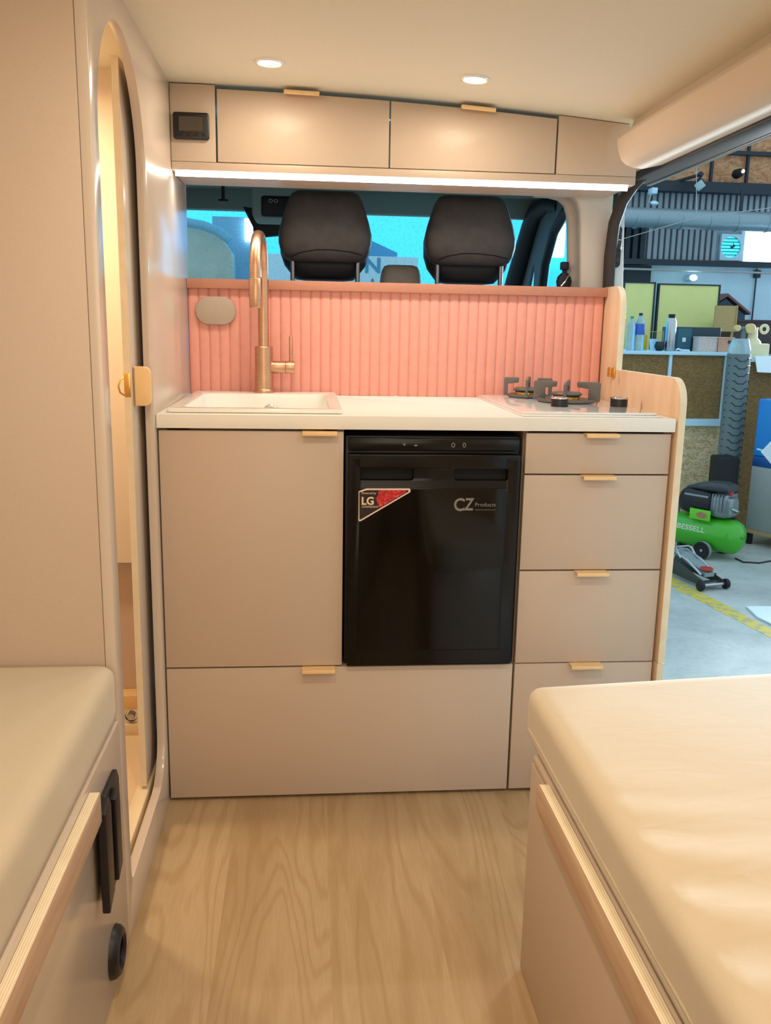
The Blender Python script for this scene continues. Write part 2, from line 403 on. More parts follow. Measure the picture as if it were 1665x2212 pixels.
# side wall of the washroom with its arched doorway
AY, AR, AZ = -.2635, .2315, 1.573
arch = [(AY+AR*math.cos(a), AZ+AR*math.sin(a)) for a in [PI*k/40 for k in range(41)]]
hole = arch + [(AY-AR, .125)] + [(AY-AR+.025-.025*math.cos(a), .125-.025*math.sin(a)) for a in [PI/2*k/6 for k in range(1, 7)]] \
    + [(AY+AR-.11+.11*math.sin(a), .10+.11-.11*math.cos(a)) for a in [PI/2*k/8 for k in range(9)]]
struct(MB().plate([(-.545, 0), (.675, 0), (.675, 1.88), (-.545, 1.88)], 'x', -.02, 0, [hole], bev=.0007).build('wall_left', 'wallpanel'))
struct(MB().box(-.95, -.021, -.545, -.527, 0, 1.88, .001).build('wall_partition', 'laminate'))
struct(MB().box(-.96, -.90, -3.3, .64, 0, 1.9).build('wall_outer', 'wallpanel'))
struct(MB().box(-.96, 1.40, -3.34, -3.30, -.06, 1.95).build('wall_back', 'laminate'))
struct(MB().box(1.34, 1.40, -3.3, -.80, -.06, 1.80).build('wall_right', 'wallpanel'))
# washroom interior
struct(MB().box(-.90, -.056, .28, .30, .58, 1.88).build('wall_washroom', 'warmcream'))
struct(MB().box(-.90, -.056, .325, .345, 0, .58).build('wall_washroom_lower', 'pinkpanel'))
# padded header over the sliding door
hp = [at(*p, 'y', .33) for p in ((1362, 276), (1350, 284), (1338, 291), (1331, 302), (1333, 326), (1340, 347), (1350, 357), (1368, 364), (1385, 366))]
hp = [(v.x, v.z) for v in hp]
struct(MB().plate(hp+[(1.37, 1.70), (1.37, 1.84), (1.26, 1.84)], 'y', -3.28, .33, bev=.006).build('trim_1', 'headerfab', sharp=32))
struct(MB().box(1.335, 1.41, -3.3, .60, 1.684, 1.708, .004).build('trim_2', 'headerdark'))
struct(MB().box(1.398, 1.413, -3.3, .60, 1.679, 1.687, .002).build('trim_3', 'steel'))
struct(MB().tube([(1.36, -.8, 1.70), (1.362, .40, 1.70), (1.362, .52, 1.697), (1.358, .60, 1.68), (1.350, .665, 1.645), (1.340, .70, 1.58), (1.338, .715, 1.48), (1.345, .72, 1.2), (1.345, .72, .02)], [.012, .012, .014, .017, .0185, .0185, .0185, .0185, .0185], 12).build('trim_4', 'seal', sharp=70))
# pillar behind the worktop on the door side
pl = [(1.345, 0), (1.345, 1.40), (1.345, 1.70), (1.12, 1.70), (1.12, 1.672), (1.17, 1.671), (1.205, 1.664), (1.225, 1.648), (1.235, 1.62), (1.24, 1.58), (1.252, 1.40), (1.252, 0)]
struct(MB().plate(pl, 'y', .735, .775, bev=.008).build('trim_5', 'pillar', sharp=60))
struct(MB().plate([(x-.010, z) if x < 1.3 else (x, z) for x, z in pl], 'y', .83, .87, bev=.012).build('trim_6', 'pillar', sharp=60))
bp = [(1.345, -.1), (1.43, -.1), (1.415, .9), (1.397, 1.38), (1.386, 1.60), (1.379, 1.69), (1.370, 1.66), (1.355, 1.58), (1.345, 1.45)]
o = struct(MB().plate(bp, 'y', .735, .76, bev=.004).build('door_pillar', 'bodygrey')); o['label'] = 'grey painted door pillar behind the plywood panel'
lt = thing('pillar_latch', 'black rubber latch and striker fixed on the grey door pillar', 'latch', (1.37, .735, 1.50))
MB().plate(rrect(1.350, 1.445, 1.377, 1.575, .013), 'y', .722, .735, bev=.003).build('base_plate', 'black', lt)
MB().cyl((1.364, .715, 1.552), (1.364, .724, 1.552), .009, n=18, bev=.002).build('bumper', 'seal', lt)
MB().cyl((1.364, .715, 1.468), (1.364, .724, 1.468), .009, n=18, bev=.002).build('bumper', 'seal', lt)
MB().tube([(1.36, .722, 1.53), (1.36, .712, 1.53), (1.372, .712, 1.53), (1.372, .712, 1.50), (1.372, .722, 1.50)], .0025, 8).build('striker', 'chrome', lt)
# ================================================================== SLIDING WASHROOM DOOR
dr = thing('sliding_door', 'sliding plywood door of the arched washroom doorway, mostly open', 'door', (-.042, .1, .108))
DY = -.112
MB().box(-.050, -.035, DY, .275, .108, 1.792, .001, mi=0).build('door_panel', ['wallpanel'], dr)
MB().box(-.0502, -.0348, DY-.0012, DY+.0003, .108, 1.792).build('ply_edge', 'plyx', dr)['label'] = 'bare plywood edge'
h = MB().plate(rrect(1.052-.0, -.034, 1.142, .004, [.002, .014, .014, .002]), 'z', -.088, -.066, bev=.003, mat=Matrix(((0, 1, 0, 0), (0, 0, 1, 0), (1, 0, 0, 0), (0, 0, 0, 1)))).build('handle', 'tan', dr); h['label'] = 'rounded tan pull'
MB().box(-.0495, -.0355, DY-.0035, DY-.001, 1.075, 1.128, .001).build('latch_plate', 'brass', dr)
MB().tube([(-.052, DY+.006, 1.118), (-.060, DY+.002, 1.112), (-.063, DY, 1.098), (-.060, DY+.002, 1.084), (-.052, DY+.006, 1.078)], .0022, 8).build('ring_pull', 'brass', dr)
# washroom floor things
struct(MB().box(-.90, -.022, -.525, .325, 0, .06).build('floor_washroom', 'traywhite'))
bx = thing('shower_tray', 'cream moulded shower tray seen through the open doorway', 'shower tray', (-.45, -.1, .06))
MB().plate(rrect(-.89, -.52, -.03, .32, .05), 'z', .06, .10, [rrect(-.85, -.48, -.065, .26, .06)], bev=.006).build('rim', 'traywhite', bx)
MB().plate(rrect(-.852, -.482, -.063, .262, .06), 'z', .0605, .066).build('base', 'traywhite', bx)
tp = at(284, 1545, 'y', .275)
fl = thing('drain_fitting', 'round chrome fitting low inside the washroom', 'drain fitting', (tp.x, .28, tp.z))
MB().lathe([(0, .0), (.030, .0), (.034, .006), (.030, .013), (.018, .015), (.016, .009), (0, .009)], (tp.x, .285, tp.z), (0, -1, 0), 28).build('flange', 'chrome', fl)
MB().cyl((tp.x, .278, tp.z), (tp.x, .262, tp.z), .011, n=18, bev=.002).build('valve_stem', 'steel', fl)
a, b = at(270, 1494, 'y', .30), at(300, 1512, 'y', .30)
struct(MB().box(-.90, -.056, .2855, .3245, .06, a.z-.0455).build('wall_washroom_plinth', 'warmcream'))
tag(MB().box(-.60, -.058, .27, .3245, a.z-.045, a.z, .004).build('ledge', 'tan'), 'narrow tan ledge low on the washroom end wall', 'ledge')
# ================================================================== KITCHEN CABINETS
def pull(cx, z, y, parent, up=False, w=.085):
    """tab pull: plate over the front's top edge with a turned-down lip"""
    m = MB(); m.plate(rrect(cx-w/2, y-.026, cx+w/2, y+.006, [.003, 0, 0, .003]), 'z', z, z+.0022)
    m.box(cx-w/2, cx+w/2, y-.0275, y-.0245, z-.0075, z+.0022, .001)
    o = m.build('handle', 'tan', parent); o['label'] = 'tan tab pull'; return o
def front(name, x0, x1, z0, z1, hx, parent, y=0.0, hz=None):
    f = MB().box(x0, x1, y, y+.018, z0, z1, .0012).build(name, 'laminate', parent)
    pull(hx, (z1 if hz is None else hz)-.0005, y, f); return f
X2, X3, X4 = .4561, .9097, 1.292
ZD3, ZD2, ZD1, ZC = .3725, .6285, .8815, .9886
fp = lambda px, py: at(px, py, 'y', -.012)
kc = thing('kitchen_cabinet', 'cashmere sink cabinet left of the fridge with wide drawer below', 'cabinet', (.45, .3, 0))
MB().box(.001, .019, .0195, .60, .004, .992).box(.438, X2-.002, .0195, .60, .373, .992).box(.019, .905, .0195, .60, .345, .3725).box(.889, .9075, .0195, .60, .004, .3725).box(.019, .889, .0195, .60, .004, .018).box(.019, .438, .585, .60, .373, .98).box(.019, .889, .585, .60, .018, .345).build('carcass', 'carcass', kc)
front('door', .004, X2-.003, ZD3+.0035, ZC-.002, (fp(649, 936).x+fp(732, 936).x)/2, kc)
front('drawer', .004, X3-.003, .010, ZD3-.001, (fp(649, 1440).x+fp(727, 1440).x)/2, kc)
du = thing('drawer_cabinet', 'four drawer cashmere cabinet under the gas hob', 'cabinet', (1.1, .3, 0))
MB().box(X3-.001, X3+.012, .0195, .60, .004, .992).box(1.276, 1.293, .0195, .60, .004, .992).box(X3+.012, 1.276, .0195, .60, .004, .018).box(X3+.012, 1.276, .585, .60, .018, .985).box(X3+.012, 1.276, .0195, .585, .36, .372).box(X3+.012, 1.276, .0195, .585, .62, .632).box(X3+.012, 1.276, .0195, .585, .873, .885).build('carcass', 'carcass', du)
for z0, z1, pa, pb, py in ((ZD1+.002, ZC-.002, 1260, 1340, 936), (ZD2+.002, ZD1-.002, 1253, 1332, 1030), (ZD3+.002, ZD2-.002, 1238, 1317, 1238), (.010, ZD3-.001, 1226, 1304, 1436)):
    front('drawer', X3+.003, X4-.003, z0, z1, (fp(pa, py).x+fp(pb, py).x)/2, du)
# ---- worktop with sink and hob cut-outs
SX0, SX1, SY0, SY1 = .02, .452, .022, .640
wt = MB().plate(rrect(0.001, -.012, 1.294, .642, .002), 'z', .993, 1.027, [rrect(SX0+.02, SY0+.02, SX1-.02, SY1-.02, .02)], bev=.0015).build('worktop', 'white')
tag(wt, 'long white worktop spanning both cabinets and the fridge', 'worktop')
# ---- sink
sk = thing('kitchen_sink', 'white ceramic rectangular sink set in the left of the worktop', 'sink', (.236, .33, 1.027))
BX0, BX1, BY0, BY1 = .055, .418, .060, .515
MB().plate(rrect(SX0, SY0, SX1, SY1, .012), 'z', 1.0275, 1.038, [rrect(BX0, BY0, BX1, BY1, .03)], bev=.003).build('rim', 'ceramic', sk)
rings = []
for d, z in ((0, 1.036), (.004, 1.02), (.010, .96), (.018, .905), (.035, .892), (.12, .888)):
    rings.append([(u, v, z) for u, v in rrect(BX0+d, BY0+d, BX1-d, BY1-d, max(.03, .03), 6)])
MB().loft(rings, caps=False).plate(rrect(BX0+.115, BY0+.115, BX1-.115, BY1-.115, .03), 'z', .884, .889).build('basin', 'ceramic', sk)
MB().lathe([(0, .004), (.02, .004), (.024, .009), (.036, .010), (.042, .006), (.042, 0), (0, 0)], (.236, .31, .889), n=32).build('drain', 'chrome', sk)
MB().lathe([(.012, .014), (.017, .016), (.024, .014), (.024, .009), (.012, .009)], (.255, BY1-.004, .985), (0, -1, 0), 28).build('overflow', 'chrome', sk)['label'] = 'chrome overflow ring'
# ---- faucet
FY = .578
fx = at(570, 800, 'y', FY).x
fc = thing('kitchen_faucet', 'brushed copper gooseneck faucet standing behind the sink', 'faucet', (fx, FY, 1.038))
zb = at(570, 750, 'y', FY).z
MB().lathe([(0, 0), (.031, 0), (.032, .004), (.030, .010), (.0275, .012), (.0275, zb-1.038), (.0255, zb-1.0355), (0, zb-1.0355)], (fx, FY, 1.038), n=36).build('body', 'copper', fc)
RR = .0165
hx = at(552, 630, 'y', FY-.20).x
zt = at(558, 497, 'y', FY-.10).z-RR
cz = zt-.10
pts = [(fx, FY, zb-.004), (fx, FY, (zb+cz)/2), (fx, FY, cz)]
for k in range(1, 19):
    a = PI*k/18; q = (1-math.cos(a))/2
    pts.append((fx+(hx-fx)*q, FY-.10+.10*math.cos(a), cz+.10*math.sin(a)))
z_ja, z_jb = at(552, 600, 'y', FY-.20).z, at(552, 665, 'y', FY-.20).z
pts.append((hx, FY-.20, z_ja))
MB().tube(pts, RR, 20).build('spout', 'copper', fc)
MB().lathe([(0, z_jb), (.0145, z_jb), (.0165, z_jb+.002), (.0178, z_jb+.006), (.0178, z_ja-.003), (.0165, z_ja-.001), (0, z_ja-.001)], (hx, FY-.20, 0), n=28).build('spray_head', 'copper', fc)
zl = at(600, 793, 'y', FY).z
xa, xe = fx+.02, at(636, 793, 'y', FY).x
ar = MB().cyl((xa, FY, zl), (xe-.028, FY, zl), .0185, n=28, bev=.001).build('valve_arm', 'copper', fc)
kn = MB().cyl((xe-.0275, FY, zl), (xe, FY, zl), .0190, n=28, bev=.001).build('valve_knob', 'copper', fc)
xl = at(628, 760, 'y', FY).x
MB().cyl((xl, FY, zl+.015), (xl, FY, at(628, 727, 'y', FY).z), .0055, n=14, bev=.001).build('lever', 'copper', fc)
# ---- hob
hb = thing('gas_hob', 'white glass two burner gas hob on the right of the worktop', 'hob', (1.085, .32, 1.027))
MB().plate(rrect(.902, .012, 1.268, .628, .01), 'z', 1.0275, 1.0315, bev=.001).plate(rrect(.908, .030, 1.262, .622, .01), 'z', 1.0315, 1.0365, bev=.0015).build('glass_plate', 'glasswhite', hb)
def burner(cx, cy, R, rot, hgt=.056):
    z = 1.0365
    b = MB().lathe([(0, .001), (R*.95, .001), (R, .004), (R, .008), (R*.93, .011), (R*.6, .006), (R*.5, .004), (0, .004)], (cx, cy, z), n=40).build('burner_ring', 'iron', hb)
    MB().lathe([(0, .003), (.040, .003), (.040, .016), (.036, .02), (0, .02)], (cx, cy, z), n=30).build('burner_head', 'brass', b)['label'] = 'brass flame ring'
    MB().lathe([(0, .020), (.043, .020), (.045, .024), (.040, .029), (0, .030)], (cx, cy, z), n=30).build('burner_cap', 'iron', b)
    for k in range(4):
        a = rot+PI/2*k
        mt = Matrix.Translation((cx, cy, z)) @ Matrix.Rotation(a, 4, 'Z')
        MB().plate([(.062, .004), (R+.012, .004), (R+.012, hgt), (R+.008, hgt+.004), (.030, hgt+.004), (.028, hgt), (.030, hgt-.012), (.062, hgt-.016)], 'y', -.004, .004, bev=.001, mat=mt).build('pan_support', 'iron', hb)
burner(1.118, .365, .084, -.35)
burner(1.045, .535, .062, -.30)
for px in (1208, 1336):
    q = at(px, 878, 'z', 1.0365)
    k = MB().lathe([(0, 0), (.0235, 0), (.0235, .021), (.0225, .023), (0, .023)], (q.x, q.y, 1.0365), n=32).build('control_knob', 'black', hb)
    MB().lathe([(.0195, .0225), (.0245, .0215), (.0247, .025), (.0235, .0262), (0, .0262), (0, .0225)], (q.x, q.y, 1.0365), n=32).build('chrome_cap', 'chrome', k)
# ---- coral fluted splashback
sb = thing('splashback', 'coral fluted splashback panel behind the sink and hob', 'splashback', (.65, .66, 1.02))
p = []; N = 42; X0, X1 = .0006, 1.306; w = (X1-X0)/N
for i in range(N):
    x = X0+i*w
    for t, d in ((0, .0035), (.07, .0058), (.16, .0072), (.30, .0078), (.5, .008), (.70, .0078), (.84, .0072), (.93, .0058)): p.append((x+t*w, .650-d))
p += [(X1, .650), (X1, .664), (X0, .664)]
MB().plate(p, 'z', 1.0275, 1.348).build('fluted_panel', 'coral', sb, sharp=50)
MB().box(.0006, 1.308, .622, .672, 1.347, 1.3755, .0015).build('top_rail', 'coralrail', sb)['label'] = 'darker terracotta top rail'
c = at(466, 671, 'y', .632)
oc = thing('socket_cover', 'taupe oval cover plate at the left end of the coral splashback', 'cover plate', (c.x, .640, c.z-.042))
MB().plate(rrect(c.x-.061, c.z-.042, c.x+.061, c.z+.042, .0415, 14), 'y', .628, .6405, bev=.003).build('cover', 'taupe', oc)
MB().plate(rrect(c.x-.056, c.z-.037, c.x+.056, c.z+.037, .0365, 14), 'y', .6405, .6418).build('gasket', 'taupe', oc)
# ---- plywood end panel, folding flap
ep = thing('end_panel', 'birch plywood end panel beside the hob, stepped with rounded corners', 'panel', (1.31, .3, 0))
PX0, PX1 = 1.2975, 1.3165
def fil(c, r, a0, a1, n=8): return [(c[0]+r*math.cos(math.radians(a0+(a1-a0)*k/n)), c[1]+r*math.sin(math.radians(a0+(a1-a0)*k/n))) for k in range(n+1)]
tall = [(.500, .99), (.672, .99), (.672, 1.378)]+fil((.558, 1.320), .058, 90, 180)
MB().plate(tall, 'x', PX0+.011, PX1+.011, bev=.001, side=1).build('rear_board', ['birchside', 'plyx'], ep)
low = [(-.016, .374), (.496, .374), (.496, 1.128)]+fil((.049, 1.063), .065, 90, 180)
MB().plate(low, 'x', PX0, PX1, bev=.001, side=1).build('front_board', ['birchside', 'plyx'], ep)
MB().plate([(-.014, .0), (.50, .0), (.50, .372), (-.014, .372)], 'x', PX0, PX1, bev=.001, side=1).build('lower_board', ['birchside', 'plyx'], ep)
hm = at(1322, 806, 'x', 1.2975)
hg = MB().box(1.292, 1.2975, hm.y-.03, hm.y+.03, hm.z-.012, hm.z+.016, .001)
for k in range(3): hg.cyl((1.2935, hm.y+.004, hm.z-.012+k*.0105), (1.2935, hm.y+.004, hm.z-.003+k*.0105), .006, n=14)
hg.build('hinge', 'brass', ep)
for dy, dz in ((-.02, -.004), (-.02, .010), (.022, -.004), (.022, .010)):
    MB().cyl((1.2915, hm.y+dy, hm.z+dz), (1.2925, hm.y+dy, hm.z+dz), .0028, n=10).build('screw', 'brass', ep)
# ---- fridge
fr = thing('fridge', 'black built in compressor fridge between the two cabinets', 'fridge', (.68, .3, .375))
MB().box(X2+.002, .901, .02, .57, .3745, .975, .003).build('body', 'black', fr)
q0, q1 = at(752, 977, 'y', .0), at(1120, 1428, 'y', .0)
qt = at(752, 946, 'y', 0).z; qm = at(752, 974, 'y', 0).z
FX0, FX1 = q0.x, at(1121, 1000, 'y', 0).x
MB().box(FX0, FX1, .002, .02, qm, qt, .002).build('control_strip', 'fridge', fr)
zdt, zdb = at(900, 980, 'y', 0).z, .379
pz0, pz1 = at(800, 1037, 'y', -.014).z, at(800, 1012, 'y', -.014).z
pa0, pa1, pb0, pb1 = [at(x, 1024, 'y', -.014).x for x in (778, 893, 980, 1096)]
door = MB().plate(rrect(FX0, zdb, FX1, zdt, .004), 'y', -.016, .018, [rrect(pa0, pz0, pa1, pz1, [.008, .002, .002, .004]), rrect(pb0, pz0, pb1, pz1, [.004, .002, .002, .008])], bev=.0015).build('door', 'fridge', fr)
for u0_, u1_ in ((pa0, pa1), (pb0, pb1)): MB().box(u0_-.004, u1_+.004, .004, .0075, pz0-.004, pz1+.004).build('grip_recess', 'darkgap', door)
ga, gb = at(776, 1054, 'y', -.016), at(1092, 1402, 'y', -.016)
MB().plate(rrect(ga.x, gb.z, at(1092, 1100, 'y', -.016).x, ga.z, .003), 'y', -.0185, -.0158, bev=.0008).build('glass_panel', 'fridgepanel', door)
MB().plate(rrect(ga.x, pz1+.003, at(1094, 1000, 'y', -.016).x, at(900, 983, 'y', -.016).z, .002), 'y', -.0178, -.0158, bev=.0006).build('upper_panel', 'fridge', door)
cy = at(900, 961, 'y', .002).z; M['print'] = plain('pale_print', '#9a958c', .6)
for px, tx in ((873, '+'), (898, '-')):
    MB().text(tx, at(px-3, 961, 'y', 0).x, cy-.003, .0075, 'y', .0022, .0006).build('symbol', 'print', fr)
for px, ru in ((979, .004), (1003, .0035)):
    sx_ = at(px, 961, 'y', 0).x
    MB().tube([(sx_+ru*math.cos(a), .0015, cy+.005*math.sin(a)) for a in [2*PI*k/14 for k in range(14)]], .0009, 6, closed=True).build('symbol', 'print', fr)
Q = lambda px, py: (at(px, py, 'y', -.0186).x, at(px, py, 'y', -.0186).z)
tri = [Q(774.5, 1061), Q(791, 1055), Q(884, 1055), Q(886.5, 1058), Q(886, 1063), Q(780, 1125), Q(776, 1126), Q(774, 1123)]
st = MB().plate(tri, 'y', -.0194, -.0186).build('badge', plain('badge_cream', '#ead2bf', .5), door); st['label'] = 'triangular compressor sticker'
cx = sum(u for u, v in tri)/8; cz_ = sum(v for u, v in tri)/8
inn = [Q(776, 1063.5), Q(792, 1058.6), Q(882, 1058.6), Q(882, 1062), Q(779, 1122), Q(776, 1122)]
MB().plate(inn, 'y', -.0199, -.0193).build('badge_field', plain('badge_dark', '#1d0f0b', .5), st)
def badge_red():
    t = NT('badge_red_print'); t.setp(Roughness=.4); f = t.noise(t.coord(), 180, 4, .7)
    t.color(t.ramp(f, [(.35, lin('#7a0f14')), (.55, lin('#d8242a')), (.75, lin('#f08a80'))])); return t.m
MB().plate([Q(818, 1059), Q(878, 1059), Q(876, 1063.5), Q(820, 1096), Q(816, 1088), Q(812, 1077), Q(816, 1070)], 'y', -.0203, -.0198).build('badge_picture', badge_red(), st)
tb = MB(); u, v = Q(781, 1068.5); tb.text('Powered by', u, v, Q(812, 1068)[0]-u, 'y', -.0199, .0004)
u, v = Q(781, 1090.5); tb.text('LG', u, v, Q(807, 1090)[0]-u, 'y', -.0199, .0004, bold=.03, height=Q(781, 1073)[1]-v)
u, v = Q(781, 1096.5); tb.text('COMPRESSOR', u, v, Q(817, 1096)[0]-u, 'y', -.0203, .0004, height=Q(781, 1092.5)[1]-v)
tb.build('badge_lettering', plain('badge_text', '#e9cfa8', .5), st)
lg = MB(); u, v = Q(980, 1104); lg.text('C', u, v, Q(1003, 1104)[0]-u, 'y', -.0185, .0005, bold=.02, height=Q(980, 1076)[1]-v)
u, v = Q(1002, 1102.5); lg.text('Z', u, v, Q(1023.5, 1104)[0]-u, 'y', -.0185, .0005, bold=.02, height=Q(1000, 1076)[1]-v, shear=.1)
u, v = Q(1026, 1094); lg.text('Products', u, v, Q(1070, 1094)[0]-u, 'y', -.0185, .0005, height=Q(1026, 1086)[1]-v)
u, v = Q(1026, 1103); lg.text('czcompressors.com', u, v, Q(1070, 1103)[0]-u, 'y', -.0185, .0005, height=Q(1026, 1100.5)[1]-v)
lg.build('logo', plain('grey_print', '#807a70', .5), door)
# ---- overhead cabinet
YU = .3768
ZU, ZUD = 1.6453, 1.6694
ceil = lambda x: 1.864-.037*max(0, x)**2
uc = thing('overhead_cabinet', 'long cashmere overhead cabinet with two flap doors under the ceiling', 'cabinet', (.63, .5, ZU))
def strip(x0, x1, z0, gap, y0, y1, m=None):
    m = m or MB(); xs = [x0+(x1-x0)*k/8 for k in range(9)]
    return m.plate([(x0, z0), (x1, z0)]+[(x, ceil(x)-gap) for x in reversed(xs)], 'y', y0, y1, bev=.001)
XA, XB, XC, XD = .1221, .5873, 1.0515, 1.283
m = MB().box(.001, XD, YU+.0195, .640, ZU, ZUD-.004).box(.001, .018, YU+.0195, .640, ZUD-.004, 1.855)
m.box(XA-.02, XA-.004, YU+.0195, .62, ZUD-.004, 1.855).box(XC+.004, XC+.02, YU+.0195, .62, ZUD-.004, 1.815)
m.build('carcass', 'laminate', uc)
MB().box(.001, XD, YU, YU+.018, ZU, ZUD-.003, .001).build('lower_rail', 'laminate', uc)
strip(.001, XA-.003, ZUD-.002, .003, YU, YU+.018).build('end_board', 'laminate', uc)
mm = MB().plate([(XC+.003, ZUD-.002), (XD, ZUD-.002), (XD, 1.694), (1.262, 1.70)]+[(1.256, ceil(1.25)-.002)]+[(x, ceil(x)-.002) for x in (1.2, 1.15, 1.10, XC+.003)], 'y', YU, YU+.018, bev=.001)
mm.build('end_board', 'laminate', uc)
for x0, x1, pa, pb in ((XA+.002, XB-.002, 613, 690), (XB+.002, XC-.002, 996, 1068)):
    d = strip(x0, x1, ZUD-.001, .012, YU, YU+.018).build('flap_door', 'laminate', uc)
    hx = (at(pa, 200, 'y', YU).x+at(pb, 200, 'y', YU).x)/2
    zz = ceil(hx)-.0115
    sl = math.atan(.074*hx)
    mt = Matrix.Translation((hx, YU, zz)) @ Matrix.Rotation(sl, 4, 'Y')
    w2 = .047
    MB().box(-w2, w2, -.026, .006, 0, .002, .0006, mat=mt).box(-w2, w2, -.0275, -.0245, -.009, .002, .001, mat=mt).build('handle', 'tan', d)['label'] = 'tan tab pull'
# ---- control display
c0, c1 = at(374, 243, 'y', YU), at(453, 306, 'y', YU)
dp = thing('control_display', 'black control display on the left end of the overhead cabinet', 'control panel', ((c0.x+c1.x)/2, YU, c1.z))
MB().plate(rrect(c0.x, c1.z+.002, c1.x, c0.z, .007), 'y', YU-.014, YU-.0002, bev=.003).build('housing', 'displayframe', dp)
s0, s1 = at(386, 251, 'y', YU-.014), at(438, 284, 'y', YU-.014)
MB().plate(rrect(s0.x, s1.z, s1.x, s0.z, .001), 'y', YU-.0152, YU-.0138).build('screen', 'displayscreen', dp)
for k in range(4):
    x = s0.x+.006+k*.018; MB().box(x, x+.010, YU-.0152, YU-.0138, c1.z+.010, c1.z+.0165, .001).build('button', 'black', dp)
# ---- LED strip
ls = thing('led_strip', 'glowing white LED strip under the overhead cabinet', 'light strip', (.63, YU, ZU-.016))
MB().box(.008, 1.268, YU+.010, YU+.030, ZU-.007, ZU-.0002, .001).build('channel', 'steel', ls)
MB().plate([(YU+.0005, ZU-.0005), (YU+.010, ZU-.0005), (YU+.024, ZU-.013), (YU+.004, ZU-.016), (YU+.0005, ZU-.012)], 'x', .010, 1.262).build('diffuser', 'led', ls)
# ---- downlights
def downlight(px, py, label):
    z = 1.85
    for _ in range(4):
        q = at(px, py, 'z', z); z = ceil(q.x)
    t = thing('downlight', label, 'ceiling light', (q.x, q.y, z-.006), 0, 'ceiling downlights')
    a = math.atan(.074*q.x); mt = Matrix.Translation((q.x, q.y, z)) @ Matrix.Rotation(a, 4, 'Y')
    b = MB().lathe([(.0265, -.001), (.0265, -.004), (.030, -.006), (.036, -.004), (.038, .0005), (.026, .0005)], n=40); bmesh.ops.transform(b.bm, matrix=mt, verts=b.bm.verts); b.build('rim', 'ceramic', t)
    b = MB().lathe([(0, -.0025), (.0268, -.0025), (.0268, -.0005), (0, -.0005)], n=40); bmesh.ops.transform(b.bm, matrix=mt, verts=b.bm.verts); b.build('diffuser', 'spot', t)
    return q
d1 = downlight(582, 133, 'round lit ceiling downlight in front of the left overhead flap')
d2 = downlight(1026, 169, 'round lit ceiling downlight in front of the right overhead flap')
# ================================================================== BENCHES
def cushion(x0, x1, y0, y1, z0, z1, nx, ny, skew=0, crown=.01, folds=None, rad=.022):
    """upholstered slab: rounded edges, crowned top, soft folds"""
    bm = bmesh.new(); bmesh.ops.create_cube(bm, size=1)
    bmesh.ops.subdivide_edges(bm, edges=[e for e in bm.edges if abs(e.verts[0].co.x-e.verts[1].co.x) > .5], cuts=nx, use_grid_fill=True)
    bmesh.ops.subdivide_edges(bm, edges=[e for e in bm.edges if abs(e.verts[0].co.y-e.verts[1].co.y) > .5], cuts=ny, use_grid_fill=True)
    bmesh.ops.subdivide_edges(bm, edges=[e for e in bm.edges if abs(e.verts[0].co.z-e.verts[1].co.z) > .5], cuts=8, use_grid_fill=True)
    X, Y, Z = x1-x0, y1-y0, z1-z0
    for v in bm.verts:
        u, w, t = v.co.x+.5, v.co.y+.5, v.co.z+.5
        # denser samples at the rims
        e = lambda k: k if False else (.5-.5*math.cos(PI*k))*.5+k*.5
        p = Vector((e(u)*X, e(w)*Y, t*Z))
        q = Vector((min(max(p.x, rad), X-rad), min(max(p.y, rad), Y-rad), min(max(p.z, rad), Z-rad)))
        d = p-q
        if d.length > 1e-9:
            k = max(abs(d.x), abs(d.y), abs(d.z)); p = q+d*(k/d.length if k > 0 else 1)
        p.z += crown*math.sin(PI*min(1, max(0, u)))*math.sin(PI*w)*(t if t > .5 else 0)
        side = .002*min(1, 4*t*(1-t)*1.6)
        if u < .001: p.x -= side
        if u > .999: p.x += side
        if w > .999: p.y += side
        pos = Vector((x0+p.x, y0+p.y, z0+p.z))
        if folds and t > .3: pos += folds(pos, t)
        if skew: pos.y += skew*(pos.x-x0)*max(0, min(1, (w-.2)/.8))
        v.co = pos
    bmesh.ops.recalc_face_normals(bm, faces=bm.faces)
    return MB()._take(bm, 0)
def folds_r(p, t):
    f = max(0, 1-(p.x-.80)/.30)*max(0, min(1, (-p.y-.96)/.25)); ph = p.y*62+3*math.sin((p.x-.8)*9)+2*math.sin(p.y*7)
    g = max(0, 1-abs(p.x-1.0)/.25)*.4*max(0, min(1, (-p.y-.6)/.2))
    s = math.sin(ph); s2 = math.sin(p.y*15+p.x*14)
    return Vector((-.0010*f*s if p.x < .84 else 0, 0, .0042*f*s*(1 if s > 0 else .5)*min(1, (p.x-.78)/.03)+.0012*g*s2))
# right bed bench
bb = thing('bench', 'cashmere bench box under the right cushion beside the open door', 'bench', (1.06, -1.9, 0))
XF = .784
MB().box(XF, 1.335, -3.2, -.671, .002, .442, .002).build('box', 'laminate', bb)
MB().box(XF+.001, 1.332, -3.2, -.673, .4422, .460, .006, 3).build('lid', 'laminate', bb)
RX = XF-.018
rs = at(1159, 1683, 'x', RX)
rp = [(-3.1, rs.z-.056), (rs.y-.02, rs.z-.056)]+fil((rs.y-.026, rs.z-.03), .026, -90, 0, 6)[1:]+fil((rs.y-.026, rs.z-.026), .026, 0, 90, 6)+[(-3.1, rs.z)]
rl = MB().plate(rp, 'x', RX, XF-.0005, bev=.0008, side=1).build('front_rail', ['birchrail', 'plyx'], bb); rl['label'] = 'birch plywood rail with rounded end'
cr = thing('bench_cushion', 'thick cream cushion on the right bench by the open side door', 'cushion', (1.07, -1.9, .4605))
